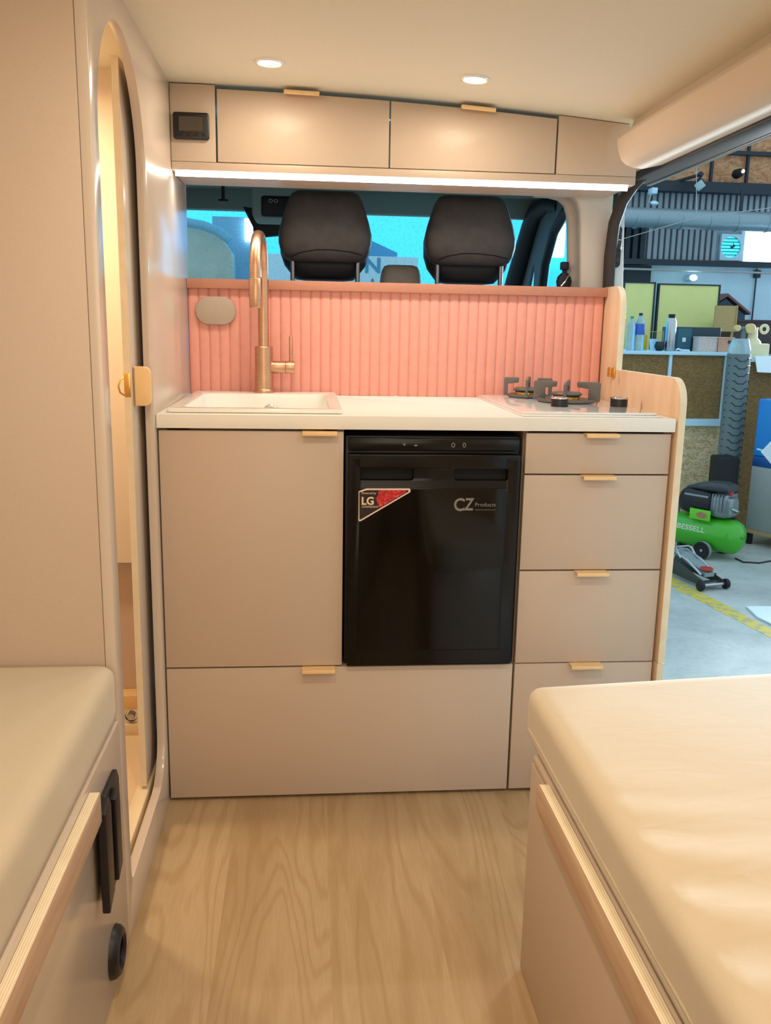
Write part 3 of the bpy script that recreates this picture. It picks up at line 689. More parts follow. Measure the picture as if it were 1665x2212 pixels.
cushion(.787, 1.345, -3.15, -.605, .4605, .570, 26, 110, .10, .012, folds_r, .022).build('pad', 'pad', cr, sharp=180)
MB().tube([(.7850, -3.1, .494), (.7850, -2, .494), (.7850, -1.2, .494), (.7850, -.640, .494)], .0018, 6).build('piping', 'pad', cr)
# left bench
lb = thing('bench', 'pale bench box under the left cushion, with black bracket and socket', 'bench', (-.3, -1.8, 0))
MB().box(-.55, 0, -3.2, -.5465, .002, .486, .0015).build('box', 'wallpanel', lb)
ls_ = at(217, 1709, 'x', .018)
rp = [(-3.1, ls_.z-.056), (ls_.y, ls_.z-.056), (ls_.y, ls_.z-.004)]+[(ls_.y-.004, ls_.z), (-3.1, ls_.z)]
rl = MB().plate(rp, 'x', .0005, .018, bev=.0008, side=1).build('front_rail', ['birchrail', 'plyx'], lb); rl['label'] = 'birch plywood rail'
lc = thing('bench_cushion', 'thick cream cushion on the left bench against the washroom partition', 'cushion', (-.3, -1.8, .487))
def folds_l(p, t):
    f = max(0, 1-abs(p.x+.02)/.2)*max(0, min(1, (-p.y-.85)/.2)); s = math.sin(p.y*38+p.x*16)
    return Vector((.0018*f*s if p.x > -.04 else 0, 0, .0022*f*s*min(1, max(0, (.0-p.x)/.03))))
cushion(-.56, -.002, -3.15, -.549, .4865, .606, 22, 100, 0, .008, folds_l, .022).build('pad', 'pad', lc, sharp=180)
# black bracket on the left bench
br = thing('table_bracket', 'tall black metal table bracket on the left bench front', 'bracket', (.0, -.70, .22))
MB().plate([(-.745, .235), (-.72, .222), (-.625, .222), (-.612, .238), (-.612, .405), (-.625, .425), (-.72, .425), (-.745, .40)], 'x', .0005, .010, bev=.002).build('wall_plate', 'black', br)
MB().plate([(-.785, .238), (-.742, .256), (-.742, .425), (-.752, .44), (-.785, .425)], 'x', .010, .024, bev=.002).build('rail', 'black', br)
MB().plate([(-.70, .245), (-.664, .258), (-.664, .40), (-.674, .415), (-.70, .405)], 'x', .010, .022, bev=.002).build('rail', 'black', br)
MB().box(.010, .018, -.735, -.722, .35, .37, .002).build('catch', 'steel', br)
sg = thing('round_socket', 'round black recessed socket low on the left bench front', 'socket', (.0, -.70, .04))
MB().lathe([(.028, .001), (.028, .012), (.032, .017), (.040, .016), (.047, .009), (.049, .0005), (.028, .0005)], (0, -.678, .080), (1, 0, 0), 40).build('flange', 'black', sg)
MB().lathe([(0, .003), (.029, .003), (.029, .0006), (0, .0006)], (0, -.678, .080), (1, 0, 0), 40).build('socket_plate', 'darkgap', sg)
# ================================================================== CAB
struct(MB().plate([(-.45, 1.80), (.2, 1.815), (.9, 1.815), (1.45, 1.80), (1.45, 1.85), (-.45, 1.85)], 'y', .66, 1.88).build('ceiling_cab', 'headliner', sharp=60))
zh = at(600, 459, 'y', 1.9).z
struct(MB().box(-.45, 1.43, 1.86, 1.92, zh, 1.83, .01).build('trim_7', 'headliner'))
def screen(name, mat_, pts, th=.004):
    m = MB(); pts = [Vector(p) for p in pts]; n = (pts[1]-pts[0]).cross(pts[2]-pts[0]).normalized()*th
    return m.loft([[p for p in pts], [p+n for p in pts]]).build(name, mat_)
o = struct(screen('window_1', 'windscreen', [(-.42, 1.905, zh+.02), (1.38, 1.905, zh+.02), (1.44, 2.65, .95), (-.48, 2.65, .95)]))
struct(MB().box(-.46, -.43, .70, 2.0, -.3, 1.84).build('wall_cab', 'cabgrey'))
# passenger-side door with its window
wy = [(.90, .95), (1.70, .95), (1.72, 1.30), (1.66, 1.52), (1.55, 1.64), (1.40, 1.70), (.90, 1.70)]
qy = [(1.86, 1.10), (2.16, 1.10), (1.90, 1.52), (1.86, 1.54)]
struct(MB().plate([(.80, -.3), (2.35, -.3), (2.35, 1.15), (1.88, 1.80), (.80, 1.80)], 'x', 1.38, 1.395, [wy, qy], bev=.003).build('door_1', 'cabgrey'))
struct(MB().tube([(1.378, y, z) for y, z in wy], .020, 10, closed=True).build('trim_8', 'cabblack', sharp=80))
struct(MB().plate(wy, 'x', 1.386, 1.390).build('window_2', 'sideglass'))
struct(MB().plate(qy, 'x', 1.386, 1.390).build('window_3', 'sideglass'))
pA = [at(1212, 446, 'y', 1.55), at(1185, 440, 'y', 1.68), at(1160, 456, 'y', 1.80), at(1146, 490, 'y', 1.88), at(1132, 540, 'y', 1.98), at(1118, 590, 'y', 2.08), at(1104, 640, 'y', 2.18)]
struct(MB().tube(pA, [.030, .036, .040, .042, .044, .046, .048], 12).build('trim_9', 'cabblack', sharp=80))
# seats
def sring(z, hw, y0, y1, cx, n=28, p=3.2):
    out = []
    for k in range(n):
        a = 2*PI*k/n; c, s = math.cos(a), math.sin(a)
        out.append((cx+hw*math.copysign(abs(c)**(2/p), c), (y0+y1)/2+(y1-y0)/2*math.copysign(abs(s)**(2/p), s), z))
    return out
def cab_seat(cx, label):
    t = thing('cab_seat', label, 'seat', (cx, 1.0, 0), 0, 'cab seats')
    hr = MB().loft([sring(z, hw, y0, 1.0, cx) for z, hw, y0 in ((1.392, .060, .93), (1.396, .098, .905), (1.41, .112, .895), (1.44, .136, .885), (1.48, .150, .880), (1.53, .151, .878), (1.58, .140, .882), (1.63, .124, .888), (1.655, .115, .896), (1.670, .104, .908), (1.678, .085, .93))]).build('headrest', 'leather_shade_seam', t, sharp=70)
    rings = []
    for z, hw, y0 in ((1.448, .098, .868), (1.452, .122, .858), (1.462, .136, .852), (1.48, .147, .848), (1.51, .1545, .846), (1.54, .154, .847), (1.58, .144, .850), (1.62, .131, .856), (1.648, .121, .862), (1.666, .111, .870), (1.676, .096, .884)):
        rings.append(sring(z, hw, y0, .93, cx))
    back = MB().loft(rings).build('rear_cover', 'leather', hr, sharp=75)
    seam = [(cx-.115, .8535, 1.462), (cx-.085, .8465, 1.476), (cx-.03, .8455, 1.486), (cx+.02, .8455, 1.487), (cx+.08, .8465, 1.482), (cx+.12, .851, 1.474)]
    MB().tube(seam, .0016, 6).build('seam', 'leather_shade_seam', back)
    for sx in (-1, 1): MB().cyl((cx+sx*.108, .885, 1.18), (cx+sx*.108, .885, 1.46), .008, n=14).build('headrest_post', 'darksteelrod', hr)
    MB().loft([sring(z, hw, y0, y1, cx) for z, hw, y0, y1 in ((-.1, .22, .93, 1.10), (.3, .23, .90, 1.10), (.9, .235, .88, 1.06), (1.15, .21, .875, 1.03), (1.25, .17, .885, 1.01), (1.27, .12, .91, .99))]).build('backrest', 'leather', t, sharp=70)
    MB().box(cx-.24, cx+.24, .95, 1.45, -.1, .10, .04, 3).build('seat_cushion', 'leather', t)
    return t
q = at(703, 530, 'y', .85); cab_seat(q.x, 'dark leather cab seat seen behind the faucet side of the splashback')
q = at(1019, 530, 'y', .85); cab_seat(q.x, 'dark leather cab seat nearest the passenger side window')
ms = thing('middle_headrest', 'small grey headrest low between the two cab seats', 'headrest', (.69, 1.02, 1.2))
q0, q1 = at(826, 572, 'y', 1.0), at(910, 572, 'y', 1.0); mx = (q0.x+q1.x)/2; hw = (q1.x-q0.x)/2
MB().loft([sring(z, w, y0, 1.09, mx, p=4) for z, w, y0 in ((1.25, hw, 1.0), (1.38, hw+.006, .995), (1.42, hw+.002, 1.0), (1.44, hw-.003, 1.004), (1.452, hw-.010, 1.014), (1.457, hw-.022, 1.03))]).build('pad', 'greyleather', ms, sharp=60)
for sx in (-1, 1): MB().cyl((mx+sx*.035, 1.04, 1.05), (mx+sx*.035, 1.04, 1.27), .007, n=12).build('headrest_post', 'steel', ms)
# mirror, console, visor
oc_ = thing('overhead_console', 'black overhead console on the cab headliner behind the left seat', 'console', (.3, 1.52, 1.74))
q0, q1 = at(563, 421, 'y', 1.42), at(660, 470, 'y', 1.42)
MB().box(q0.x, q1.x+.06, 1.42, 1.64, q1.z, q0.z, .012, 3).build('housing', 'cabblack', oc_)
MB().box(q0.x-.035, q1.x+.10, 1.43, 1.66, q1.z-.006, 1.8155, .02, 3).build('surround', 'headliner', oc_)
s_ = MB(); q = at(590, 434, 'y', 1.42)
for sx in (-.010, .010): s_.tube([(q.x+sx+.007*math.cos(a), 1.4195, q.z+.0055*math.sin(a)) for a in [2*PI*k/12 for k in range(12)]], .0014, 6, closed=True)
s_.build('symbol', plain('console_mark', '#b5b0b4', .6), oc_)
q0, q1 = at(533, 458, 'y', 1.72), at(640, 516, 'y', 1.72)
rm = thing('rear_mirror', 'dark interior mirror hanging above the windscreen behind the faucet', 'mirror', ((q0.x+q1.x)/2, 1.75, q1.z))
MB().plate([(q0.x-.018, q0.z+.022), (q1.x, q0.z), (q1.x, q1.z+.02), (at(548, 512, 'y', 1.72).x, q1.z), (at(546, 490, 'y', 1.72).x, at(546, 490, 'y', 1.72).z)], 'y', 1.72, 1.76, bev=.006).build('housing', 'cabblack', rm)
MB().tube([(q1.x-.02, 1.75, q0.z-.01), (q1.x-.02, 1.80, zh-.01), (q1.x-.02, 1.87, zh+.02)], .012, 10).build('stem', 'cabblack', rm)
q = at(482, 434, 'y', 1.5)
tag(MB().box(q.x-.02, q.x+.02, 1.49, 1.51, q.z-.002, q.z+.006, .003).box(q.x-.006, q.x+.006, 1.49, 1.51, q.z, 1.8158).build('visor_clip', 'cabblack'), 'small dark visor clip on the left of the cab headliner', 'clip')
# seat belt anchor
sbx = thing('seat_belt', 'black seat belt guide with chrome edge beside the pillar', 'seat belt', (1.19, .80, 1.38))
q = at(1222, 574, 'y', .80); q2 = at(1218, 602, 'y', .80)
MB().box(q.x-.013, q.x+.012, .80, .828, q.z-.013, q.z+.013, .004).build('slider', 'cabblack', sbx)
MB().loft([sring(z, w, .785, .815, q2.x, p=2.4) for z, w in ((q2.z-.03, .022), (q2.z-.01, .026), (q2.z+.006, .022), (q2.z+.018, .010))]).build('guide', 'cabblack', sbx, sharp=60)
MB().tube([(q2.x-.014, .782, q2.z-.026), (q2.x-.002, .781, q2.z-.012), (q2.x+.006, .781, q2.z+.004), (q2.x+.012, .783, q2.z+.010)], .003, 8).build('chrome_edge', 'chrome', sbx)
MB().box(q2.x-.02, q2.x+.02, .80, .804, 1.0, q2.z-.015).box(q.x-.006, q.x+.008, .81, .82, q2.z, q.z).build('strap', 'cabblack', sbx)
# ================================================================== WORKSHOP
YB = 7.6
def pb(px0, py0, px1, py1, y):
    a, b = at(px0, py0, 'y', y), at(px1, py1, 'y', y); return min(a.x, b.x), max(a.x, b.x), min(a.z, b.z), max(a.z, b.z)
struct(MB().box(-6, 9.5, -4, 9.0, ZG-.1, ZG).build('ground', 'concrete'))
zr = at(1500, 573, 'y', YB).z; zw_top = at(1500, 414, 'y', YB).z
struct(MB().box(3.45, 9.5, YB, YB+.1, ZG, zr).build('wall_workshop', 'whitewall'))
x0 = at(1395, 500, 'y', YB).x; x1 = at(1552, 500, 'y', YB).x
def clad(xa, xb, z0, z1, pitch, name, mt):
    p = []; n = int((xb-xa)/pitch)
    for i in range(n):
        x = xa+i*pitch
        p += [(x, YB), (x+pitch*.18, YB), (x+pitch*.26, YB-.045), (x+pitch*.86, YB-.045), (x+pitch*.94, YB)]
    p += [(xa+n*pitch, YB), (xa+n*pitch, YB+.06), (xa, YB+.06)]
    return struct(MB().plate(p, 'z', z0, z1).build(name, mt, sharp=20))
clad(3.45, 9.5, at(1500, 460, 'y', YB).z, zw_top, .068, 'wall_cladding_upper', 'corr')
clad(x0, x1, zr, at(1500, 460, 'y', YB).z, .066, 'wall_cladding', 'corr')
clad(3.45, x0, zr-.25, at(1500, 460, 'y', YB).z, .085, 'wall_cladding_dark', 'darksteel')  # left end of the cladding in a darker steel blue
# glazing and fan
wx0, wx1, wz0, wz1 = pb(1606, 496, 1665, 574, YB)
struct(MB().box(wx0, wx0+2.4, YB+.02, YB+.05, wz0+.02, wz1+.03).build('window_4', 'skywin'))
gl = MB().plate(rrect(wx0-.03, wz0-.03, wx0+2.43, wz1+.06, 0), 'y', YB-.03, YB+.06, [rrect(wx0+.01+k*.60-(0 if k else 0), wz0+.01, wx0+.57+k*.60, wz1+.02, 0) for k in range(4)])
struct(gl.build('trim_10', 'whitewall'))
xfa, xfb, zfa, zfb = pb(1553, 506, 1597, 566, YB)
struct(MB().box(x1-.02, wx0-.03, YB, YB+.06, zr, at(1500, 490, 'y', YB).z).build('wall_fan_panel', 'corr'))
wf = thing('louvred_fan', 'round louvred wall fan glowing cyan beside the bright window', 'fan', ((xfa+xfb)/2, YB, zfa))
fcx, fcz = at(1577, 534, 'y', YB-.03).x, at(1577, 534, 'y', YB-.03).z; FR = .112
MB().plate(rrect(xfa+.01, zfa+.01, xfb, zfb, .004), 'y', YB-.05, YB-.005, [circ(fcx, fcz, FR, 40)]).build('frame', 'whitewall', wf)
MB().cyl((fcx, YB-.012, fcz), (fcx, YB-.004, fcz), FR-.001, n=40).build('daylit_opening', 'fanpane', wf)
for k in range(6):
    z = fcz-FR+.03+k*.034; hw = math.sqrt(max(0, FR**2-(z-fcz)**2))-.004
    MB().box(fcx-hw, fcx+hw, YB-.04, YB-.018, z-.003, z+.004).build('slat', 'darksteel', wf)
MB().plate([(fcx+.008, fcz-.02), (fcx+.05, fcz+.008), (fcx+.02, fcz+.05), (fcx+.03, fcz+.012), (fcx-.01, fcz+.01)], 'y', YB-.045, YB-.040).build('blade', 'darksteel', wf)
# rails and beams of the wall: steel structure
struct(MB().box(3.45, 9.5, YB-.12, YB-.05, zr-.015, zr+.045).build('beam_lower', 'darksteel'))
struct(MB().box(3.45, 9.5, YB-.20, YB-.05, zw_top-.03, zw_top+.075).build('beam_upper', 'darksteel'))
zt_ = at(1440, 583, 'y', YB-.12)
tag(MB().cyl((3.45, YB-.14, zt_.z), (zt_.x+1.9, YB-.14, zt_.z-.01), .012, n=10).build('conduit_pipe', 'cable'), 'thin pale conduit pipe running along the workshop wall under the beam', 'pipe')
tag(MB().box(*pb(1350, 583, 1396, 700, YB-.03)[:2], YB-.05, YB-.01, ZG, zr-.02).build('steel_column', 'darksteel'), 'dark steel column at the left end of the pale workshop wall', 'column')
# OSB clad wall above, with steel grid
struct(MB().box(3.45, 9.5, YB-.02, YB+.05, zw_top+.05, 5.4).build('wall_osb', 'osbwall'))
for i, (px, xo) in enumerate(((1427, 0), (1536, 0), (1613, 0), (1735, 0))):
    q = at(px, 380, 'y', YB-.05)
    struct(MB().box(q.x-.012, q.x+.012, YB-.06, YB-.02, zw_top+.05, 5.4).build('trim_%d' % (11+i), 'darksteel'))
q = at(1600, 331, 'y', YB-.05)
struct(MB().box(3.45, 9.5, YB-.075, YB-.02, q.z-.02, q.z+.02).build('trim_15', 'darksteel'))
q = at(1440, 345, 'y', YB-.05)
struct(MB().box(3.45, 9.5, YB-.4, 9.0, 5.3, 5.4).build('roof', 'darksteel'))
# duct
YD = 7.1
dz0, dz1 = at(1500, 495, 'y', YD).z, at(1500, 456, 'y', YD).z
dc = thing('air_duct', 'large round galvanised duct running along the workshop wall', 'duct', (5, YD, dz0))
DR = (dz1-dz0)/2+.01; zc_ = (dz0+dz1)/2
MB().cyl((3.35, YD, zc_+.01), (9.4, YD, zc_-.02), DR, n=36).build('pipe', 'duct', dc)
for xx in (3.6, 5.0, 6.2, 7.8): MB().box(xx-.015, xx+.015, YD-.01, YB-.19, zc_+DR-.02, zc_+DR+.012).box(xx-.015, xx+.015, YB-.205, YB-.19, zc_+DR-.02, zw_top).build('hanger', 'darksteel', dc)
for px in (1372, 1418, 1470, 1530, 1590, 1655):
    x = at(px, 470, 'y', YD).x; MB().cyl((x-.008, YD, zc_), (x+.008, YD, zc_), DR+.004, n=36).build('seam_ring', 'duct', dc)
# lamps on the wall
fq = at(1510, 399, 'y', 7.2)
fl_ = thing('floodlight', 'square floodlight tilted on a dark arm under the board wall', 'floodlight', fq)
mt = Matrix.Translation(fq) @ Matrix.Rotation(.5, 4, 'X') @ Matrix.Rotation(.75, 4, 'Y')
MB().box(-.055, .055, -.02, .03, -.055, .055, .006, mat=mt).build('housing', 'darksteel', fl_)
MB().box(-.045, .045, -.024, -.018, -.045, .045, .003, mat=mt).build('lens', plain('flood_glass', '#a8c6cc', .25), fl_)
a, b = at(1513, 377, 'y', 7.25), at(1425, 402, 'y', 7.57)
MB().cyl(a, b, .016, n=12).ball(a, .03, 14).tube([a, fq+Vector((0, .03, .02))], .01, 8).build('arm', 'darksteel', fl_)
sq = at(1604, 370, 'y', 7.3)
sl = thing('spotlight', 'small lit round spotlight high on the board wall', 'spotlight', sq)
MB().lathe([(0, .0), (.02, .0), (.045, .05), (.05, .12), (.03, .16), (0, .16)], sq+Vector((0, 0, -.005)), (-.1, 1, -.05), 24).build('housing', 'cabblack', sl)
MB().ball(sq+Vector((-.0, -.012, .0)), .016, 14).build('bulb', 'lamp', sl)
bq = at(1496, 600, 'y', 7.45)
fb = thing('bulkhead_lamp', 'brightly lit lamp on the pale wall above the yellow boards', 'lamp', bq)
MB().cyl((bq.x, 7.44, bq.z), (bq.x, 7.6, bq.z), .035, n=20, bev=.004).build('body', 'whitewall', fb)
MB().ball((bq.x, 7.43, bq.z), .042, 18, sc=(1, .6, .75)).build('bulb', 'lamp', fb)
cq0 = at(1413, 412, 'y', 7.3); cq1 = at(1413, 438, 'y', 7.3)
jb = thing('junction_box', 'pale junction box with a small lamp head on the upper beam', 'junction box', cq0)
MB().box(cq0.x-.03, cq0.x+.03, 7.28, 7.40, cq0.z-.03, cq0.z+.03, .004).build('box', 'whitewall', jb)
MB().tube([cq0+Vector((-.03, 0, -.03)), cq1+Vector((-.06, 0, 0)), cq1], .007, 8).build('bracket', 'cable', jb)
MB().lathe([(0, -.02), (.035, -.018), (.045, 0), (.03, .015), (0, .02)], cq1, (0, -.4, 1), 20).build('lamp_head', 'whitewall', jb)
# cables hanging across
w0, w1, w2, w3 = at(1504, 325, 'y', 6.8), at(1504, 470, 'y', 6.8), at(1352, 514, 'y', 6.8), at(1650, 451, 'y', 6.8)
tag(MB().tube([w0+Vector((0, 0, .9)), w0, w1], .004, 6).tube([w2+Vector((-.6, 0, -.17)), w2, w1], .004, 6).tube([w1, w3, w3+Vector((1, 0, .2))], .004, 6).build('cable', 'cable'), 'thin pale cable hanging in a Y in front of the duct', 'cable')
# yellow boards
for a, lab in (((1340, 608, 1409, 760), 'yellow green board on the left, partly behind the door pillar'), ((1415, 612, 1548, 760), 'wide yellow green board standing behind the workshop counter')):
    bx0, bx1, bz0, bz1 = pb(*a, 7.1); bx0, bx1 = at(a[0], 690, 'y', 7.1).x, at(a[2], 690, 'y', 7.1).x
    t = thing('display_board', lab, 'board', ((bx0+bx1)/2, 7.1, ZG))
    MB().box(bx0+.006, bx1-.006, 7.085, 7.12, .9, bz1-.006).build('sheet', 'yellowboard', t)
    MB().plate(rrect(bx0, .89, bx1, bz1, 0), 'y', 7.075, 7.125, [rrect(bx0+.016, .91, bx1-.016, bz1-.014, 0)]).build('frame', 'darksteel', t)
    for x in (bx0+.03, bx1-.03): MB().box(x-.012, x+.012, 7.09, 7.115, ZG, .90).build('leg', 'darksteel', t)
# counter: chipboard cabinet with pale trim
YC = 5.9
ct = at(1450, 766, 'y', YC).z
cb = thing('storage_counter', 'tall chipboard counter with pale trim carrying bottles and baskets', 'counter', (3.7, 6.2, ZG))
xl_, xr_ = 2.9, at(1566, 850, 'y', YC).x
zlow = at(1530, 905, 'y', YC).z; xm = at(1444, 830, 'y', YC).x
MB().box(xl_, xr_+.01, YC-.03, 6.6, ct-.002, ct+.03, .003).build('top', 'whitewall', cb)
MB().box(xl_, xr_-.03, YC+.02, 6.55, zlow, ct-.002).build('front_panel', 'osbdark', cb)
MB().box(xm-.014, xm+.014, YC-.005, YC+.019, zlow, ct-.002).build('stile', 'whitewall', cb)
MB().box(xr_-.029, xr_, YC-.012, 6.55, zlow, ct-.002).build('side_board', 'whitewall', cb)
MB().box(xl_, xr_+.005, YC-.06, 6.55, zlow-.06, zlow).build('ledge', 'whitewall', cb)
xk = at(1553, 1000, 'y', YC).x
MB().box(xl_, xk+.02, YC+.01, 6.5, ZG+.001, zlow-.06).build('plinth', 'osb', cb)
zs_ = ct+.031
def onc(px0, px1, py, y): # footprint on the counter
    a, b = at(px0, 750, 'y', y), at(px1, 750, 'y', y); return (a.x+b.x)/2, (b.x-a.x)/2, at((px0+px1)/2, py, 'y', y).z
def bottle(px0, px1, py, label, lab, cap):
    x, r, zt = onc(px0, px1, py, 6.0); H = zt-zs_
    t = thing('water_bottle', label, 'bottle', (x, 6.0, zs_))
    MB().lathe([(0, 0), (r*.9, 0), (r, H*.03), (r, H*.22), (r*.94, H*.25), (r, H*.28), (r, H*.72), (r*.55, H*.87), (r*.34, H*.92), (r*.34, H*.95), (0, H*.95)], (x, 6.0, zs_), n=24).build('body', 'clearpet', t)
    MB().cyl((x, 6.0, zs_+H*.93), (x, 6.0, zs_+H), r*.42, n=18).build('cap', cap, t)
    if lab: MB().lathe([(r*1.01, H*.42), (r*1.03, H*.43), (r*1.03, H*.70), (r*1.01, H*.71)], (x, 6.0, zs_), n=24).build('label', 'labelblue', t)
bottle(1352, 1369, 683, 'clear water bottle with teal cap, leftmost on the counter', False, plain('teal_cap', '#3f9c94', .5))
bottle(1369, 1389, 676, 'clear water bottle with blue label and dark cap on the counter', True, 'crate')
x, r, zt = onc(1433, 1459, 679, 5.97); H = zt-zs_; r *= .80
t = thing('thermos_flask', 'tall steel thermos flask with black cap on the counter', 'flask', (x, 5.97, zs_))
MB().lathe([(0, 0), (r*.95, 0), (r, .005), (r, H*.80), (r*.7, H*.90), (0, H*.90)], (x, 5.97, zs_), n=28).build('body', 'steel', t)
MB().lathe([(0, 0), (r*.68, 0), (r*.68, H*.06), (r*.75, H*.065), (r*.75, H*.09), (r*.6, H*.11), (0, H*.11)], (x, 5.97, zs_+H*.895), n=24).build('cap', 'cabblack', t)
x, r, zt = onc(1402, 1420, 732, 6.15); t = MB().lathe([(0, 0), (r*.7, 0), (r, zt-zs_), (r*.92, zt-zs_), (r*.62, .01), (0, .01)], (x, 6.15, zs_), n=24).build('cup', 'whitewall'); tag(t, 'white pot behind the dark round bowl on the counter', 'pot')
x, r, zt = onc(1413, 1434, 738, 5.98); H = zt-zs_
t = MB().lathe([(0, 0), (r*.55, 0), (r*.95, H*.35), (r, H*.55), (r*.8, H*.95), (r*.74, H), (r*.7, H*.95), (r*.88, H*.5), (0, H*.1)], (x, 5.98, zs_), n=24).build('bowl', plain('dark_glaze', '#10222c', .12)); tag(t, 'small dark glazed round pot beside the steel thermos', 'pot')
x0_, x1_, z0_, z1_ = pb(1388, 716, 1431, 745, 6.3)
wr = thing('wire_rack', 'yellow wire rack behind the pots on the counter', 'rack', ((x0_+x1_)/2, 6.3, zs_))
MB().box(x0_, x0_+.045, 6.28, 6.40, zs_, z1_-.03, .004).build('sponge_block', 'yellow', wr)
MB().tube([(x0_, 6.3, zs_), (x0_, 6.3, z1_), (x1_, 6.3, z1_), (x1_, 6.3, zs_)], .003, 6).build('frame', 'brass', wr)
for k in range(1, 6): MB().cyl((x0_+(x1_-x0_)*(.5+k*.09), 6.3, zs_), (x0_+(x1_-x0_)*(.5+k*.09), 6.3, z1_), .002, n=6).build('wire', 'brass', wr)
x0_, x1_, z0_, z1_ = pb(1452, 706, 1540, 762, 6.25)
cr_ = thing('storage_crate', 'dark teal plastic crate on the counter behind the wicker baskets', 'crate', ((x0_+x1_)/2, 6.25, zs_))
MB().plate(rrect(x0_, 6.12, x1_, 6.5, .01), 'z', zs_, z1_, bev=.004).build('body', 'crate', cr_)
MB().plate(rrect(x0_+.005, zs_+.012, x0_+.14, z1_-.012, .004), 'y', 6.117, 6.121).build('end_panel', 'cratelight', cr_)
MB().box(x0_+.052, x0_+.085, 6.113, 6.118, zs_+.085, zs_+.125).build('tag', 'signwhite', cr_)
def basket(a, y0, y1, mt_, label):
    x0_, x1_, _, z1_ = pb(*a, y0); H = z1_-zs_
    t = thing('wicker_basket', label, 'basket', ((x0_+x1_)/2, y0, zs_), 0, 'wicker baskets on the counter')
    m = MB(); n = 16; out = []
    for k in range(n+1):
        m.cyl((x0_+(x1_-x0_)*k/n, y0+.002, zs_+.002), (x0_+(x1_-x0_)*k/n, y0+.002, zs_+H-.004), .0045, n=6)
    m.plate(rrect(x0_, y0, x1_, y1, .006), 'z', zs_, zs_+H-.006, [rrect(x0_+.008, y0+.008, x1_-.008, y1-.008, .004)]); m.build('weave', mt_, t)
    m = MB().plate(rrect(x0_-.004, y0-.006, x1_+.004, y1+.004, .008), 'z', zs_+H-.012, zs_+H, [rrect(x0_+.008, y0+.008, x1_-.008, y1-.008, .004)], bev=.003); m.build('rim', mt_, t)
    return t, x0_, x1_, H
basket((1511, 727, 1547, 760), 5.96, 6.10, 'wicker', 'pale grey wicker basket in front of the dark crate')
t, x0_, x1_, H = basket((1554, 728, 1583, 765), 5.94, 6.10, 'wickerpink', 'tan pink wicker basket at the right end of the counter')
MB().box(x1_-.06, x1_-.018, 5.925, 5.936, zs_+H*.58, zs_+H*.78, .002).build('handle_slot', 'darkwood', t)
cq = at(1460, 757, 'y', 5.93)
tag(MB().tube([(cq.x, 5.93, zs_+.012), (cq.x+.02, 5.935, zs_+.022), (cq.x+.06, 5.94, zs_+.010), (cq.x+.11, 5.95, zs_+.010), (cq.x+.13, 5.93, zs_+.008)], .008, 8).build('cloth', 'signwhite'), 'crumpled white rag on the counter before the dark crate', 'rag')
# shed-like box with roof and board behind
YS = 7.24
sx0, sx1, sz0, sz1 = pb(1546, 668, 1612, 720, YS)
ap = at(1568, 640, 'y', YS); el = at(1544, 656, 'y', YS); er = at(1613, 679, 'y', YS)
sh = thing('playhouse', 'blue grey gabled little house behind the counter', 'playhouse', ((sx0+sx1)/2, YS, ZG))
MB().plate([(el.x+.02, ZG), (er.x-.02, ZG), (er.x-.02, er.z-.01), (ap.x, ap.z-.02), (el.x+.02, el.z-.01)], 'y', 7.24, 7.5).build('wall', 'shed', sh)
MB().plate([(el.x-.03, el.z-.015), (ap.x, ap.z), (er.x+.02, er.z-.005), (er.x+.02, er.z+.02), (ap.x, ap.z+.03), (el.x-.03, el.z+.012)], 'y', 7.20, 7.56).build('roof', 'roofred', sh)
bx0, bx1, bz0, bz1 = pb(1544, 660, 1584, 714, 6.62)
tag(MB().box(bx0, bx1, 6.60, 6.62, bz0, bz1).box(bx0, bx1+.01, 6.59, 6.63, bz0-.012, bz0).box(bx1, bx1+.012, 6.59, 6.63, bz0-.01, bz1+.005).box(bx0+.01, bx0+.03, 6.6, 6.62, ZG, bz0).box(bx1-.03, bx1-.01, 6.6, 6.62, ZG, bz0).build('plain_board', 'cardboard'), 'brown upright board in front of the little gabled house', 'board')
dx0, dx1, dz0_, dz1_ = pb(1580, 690, 1700, 712, 6.7)
tag(MB().box(dx0, dx1+1.2, 6.68, 7.0, dz0_-.25, dz1_-.02).box(dx0-.01, dx1+1.22, 6.66, 7.02, dz1_-.02, dz1_).box(dx0+.02, dx0+.06, 6.7, 6.98, ZG, dz0_-.25).box(dx1+1.1, dx1+1.15, 6.7, 6.98, ZG, dz0_-.25).build('shelf_unit', 'darkwood'), 'dark shelf unit behind the cream plastic machine', 'shelf')
pq = at(1634, 600, 'y', YB-.03)
tag(MB().tube([(pq.x, YB-.02, zr-.02), (pq.x, YB-.02, ZG+.01)], .008, 8).box(pq.x-.03, pq.x+.03, YB-.06, YB, zr-.12, zr-.04, .004).build('conduit', 'darksteel'), 'thin vertical conduit on the pale wall right of the boards', 'conduit')
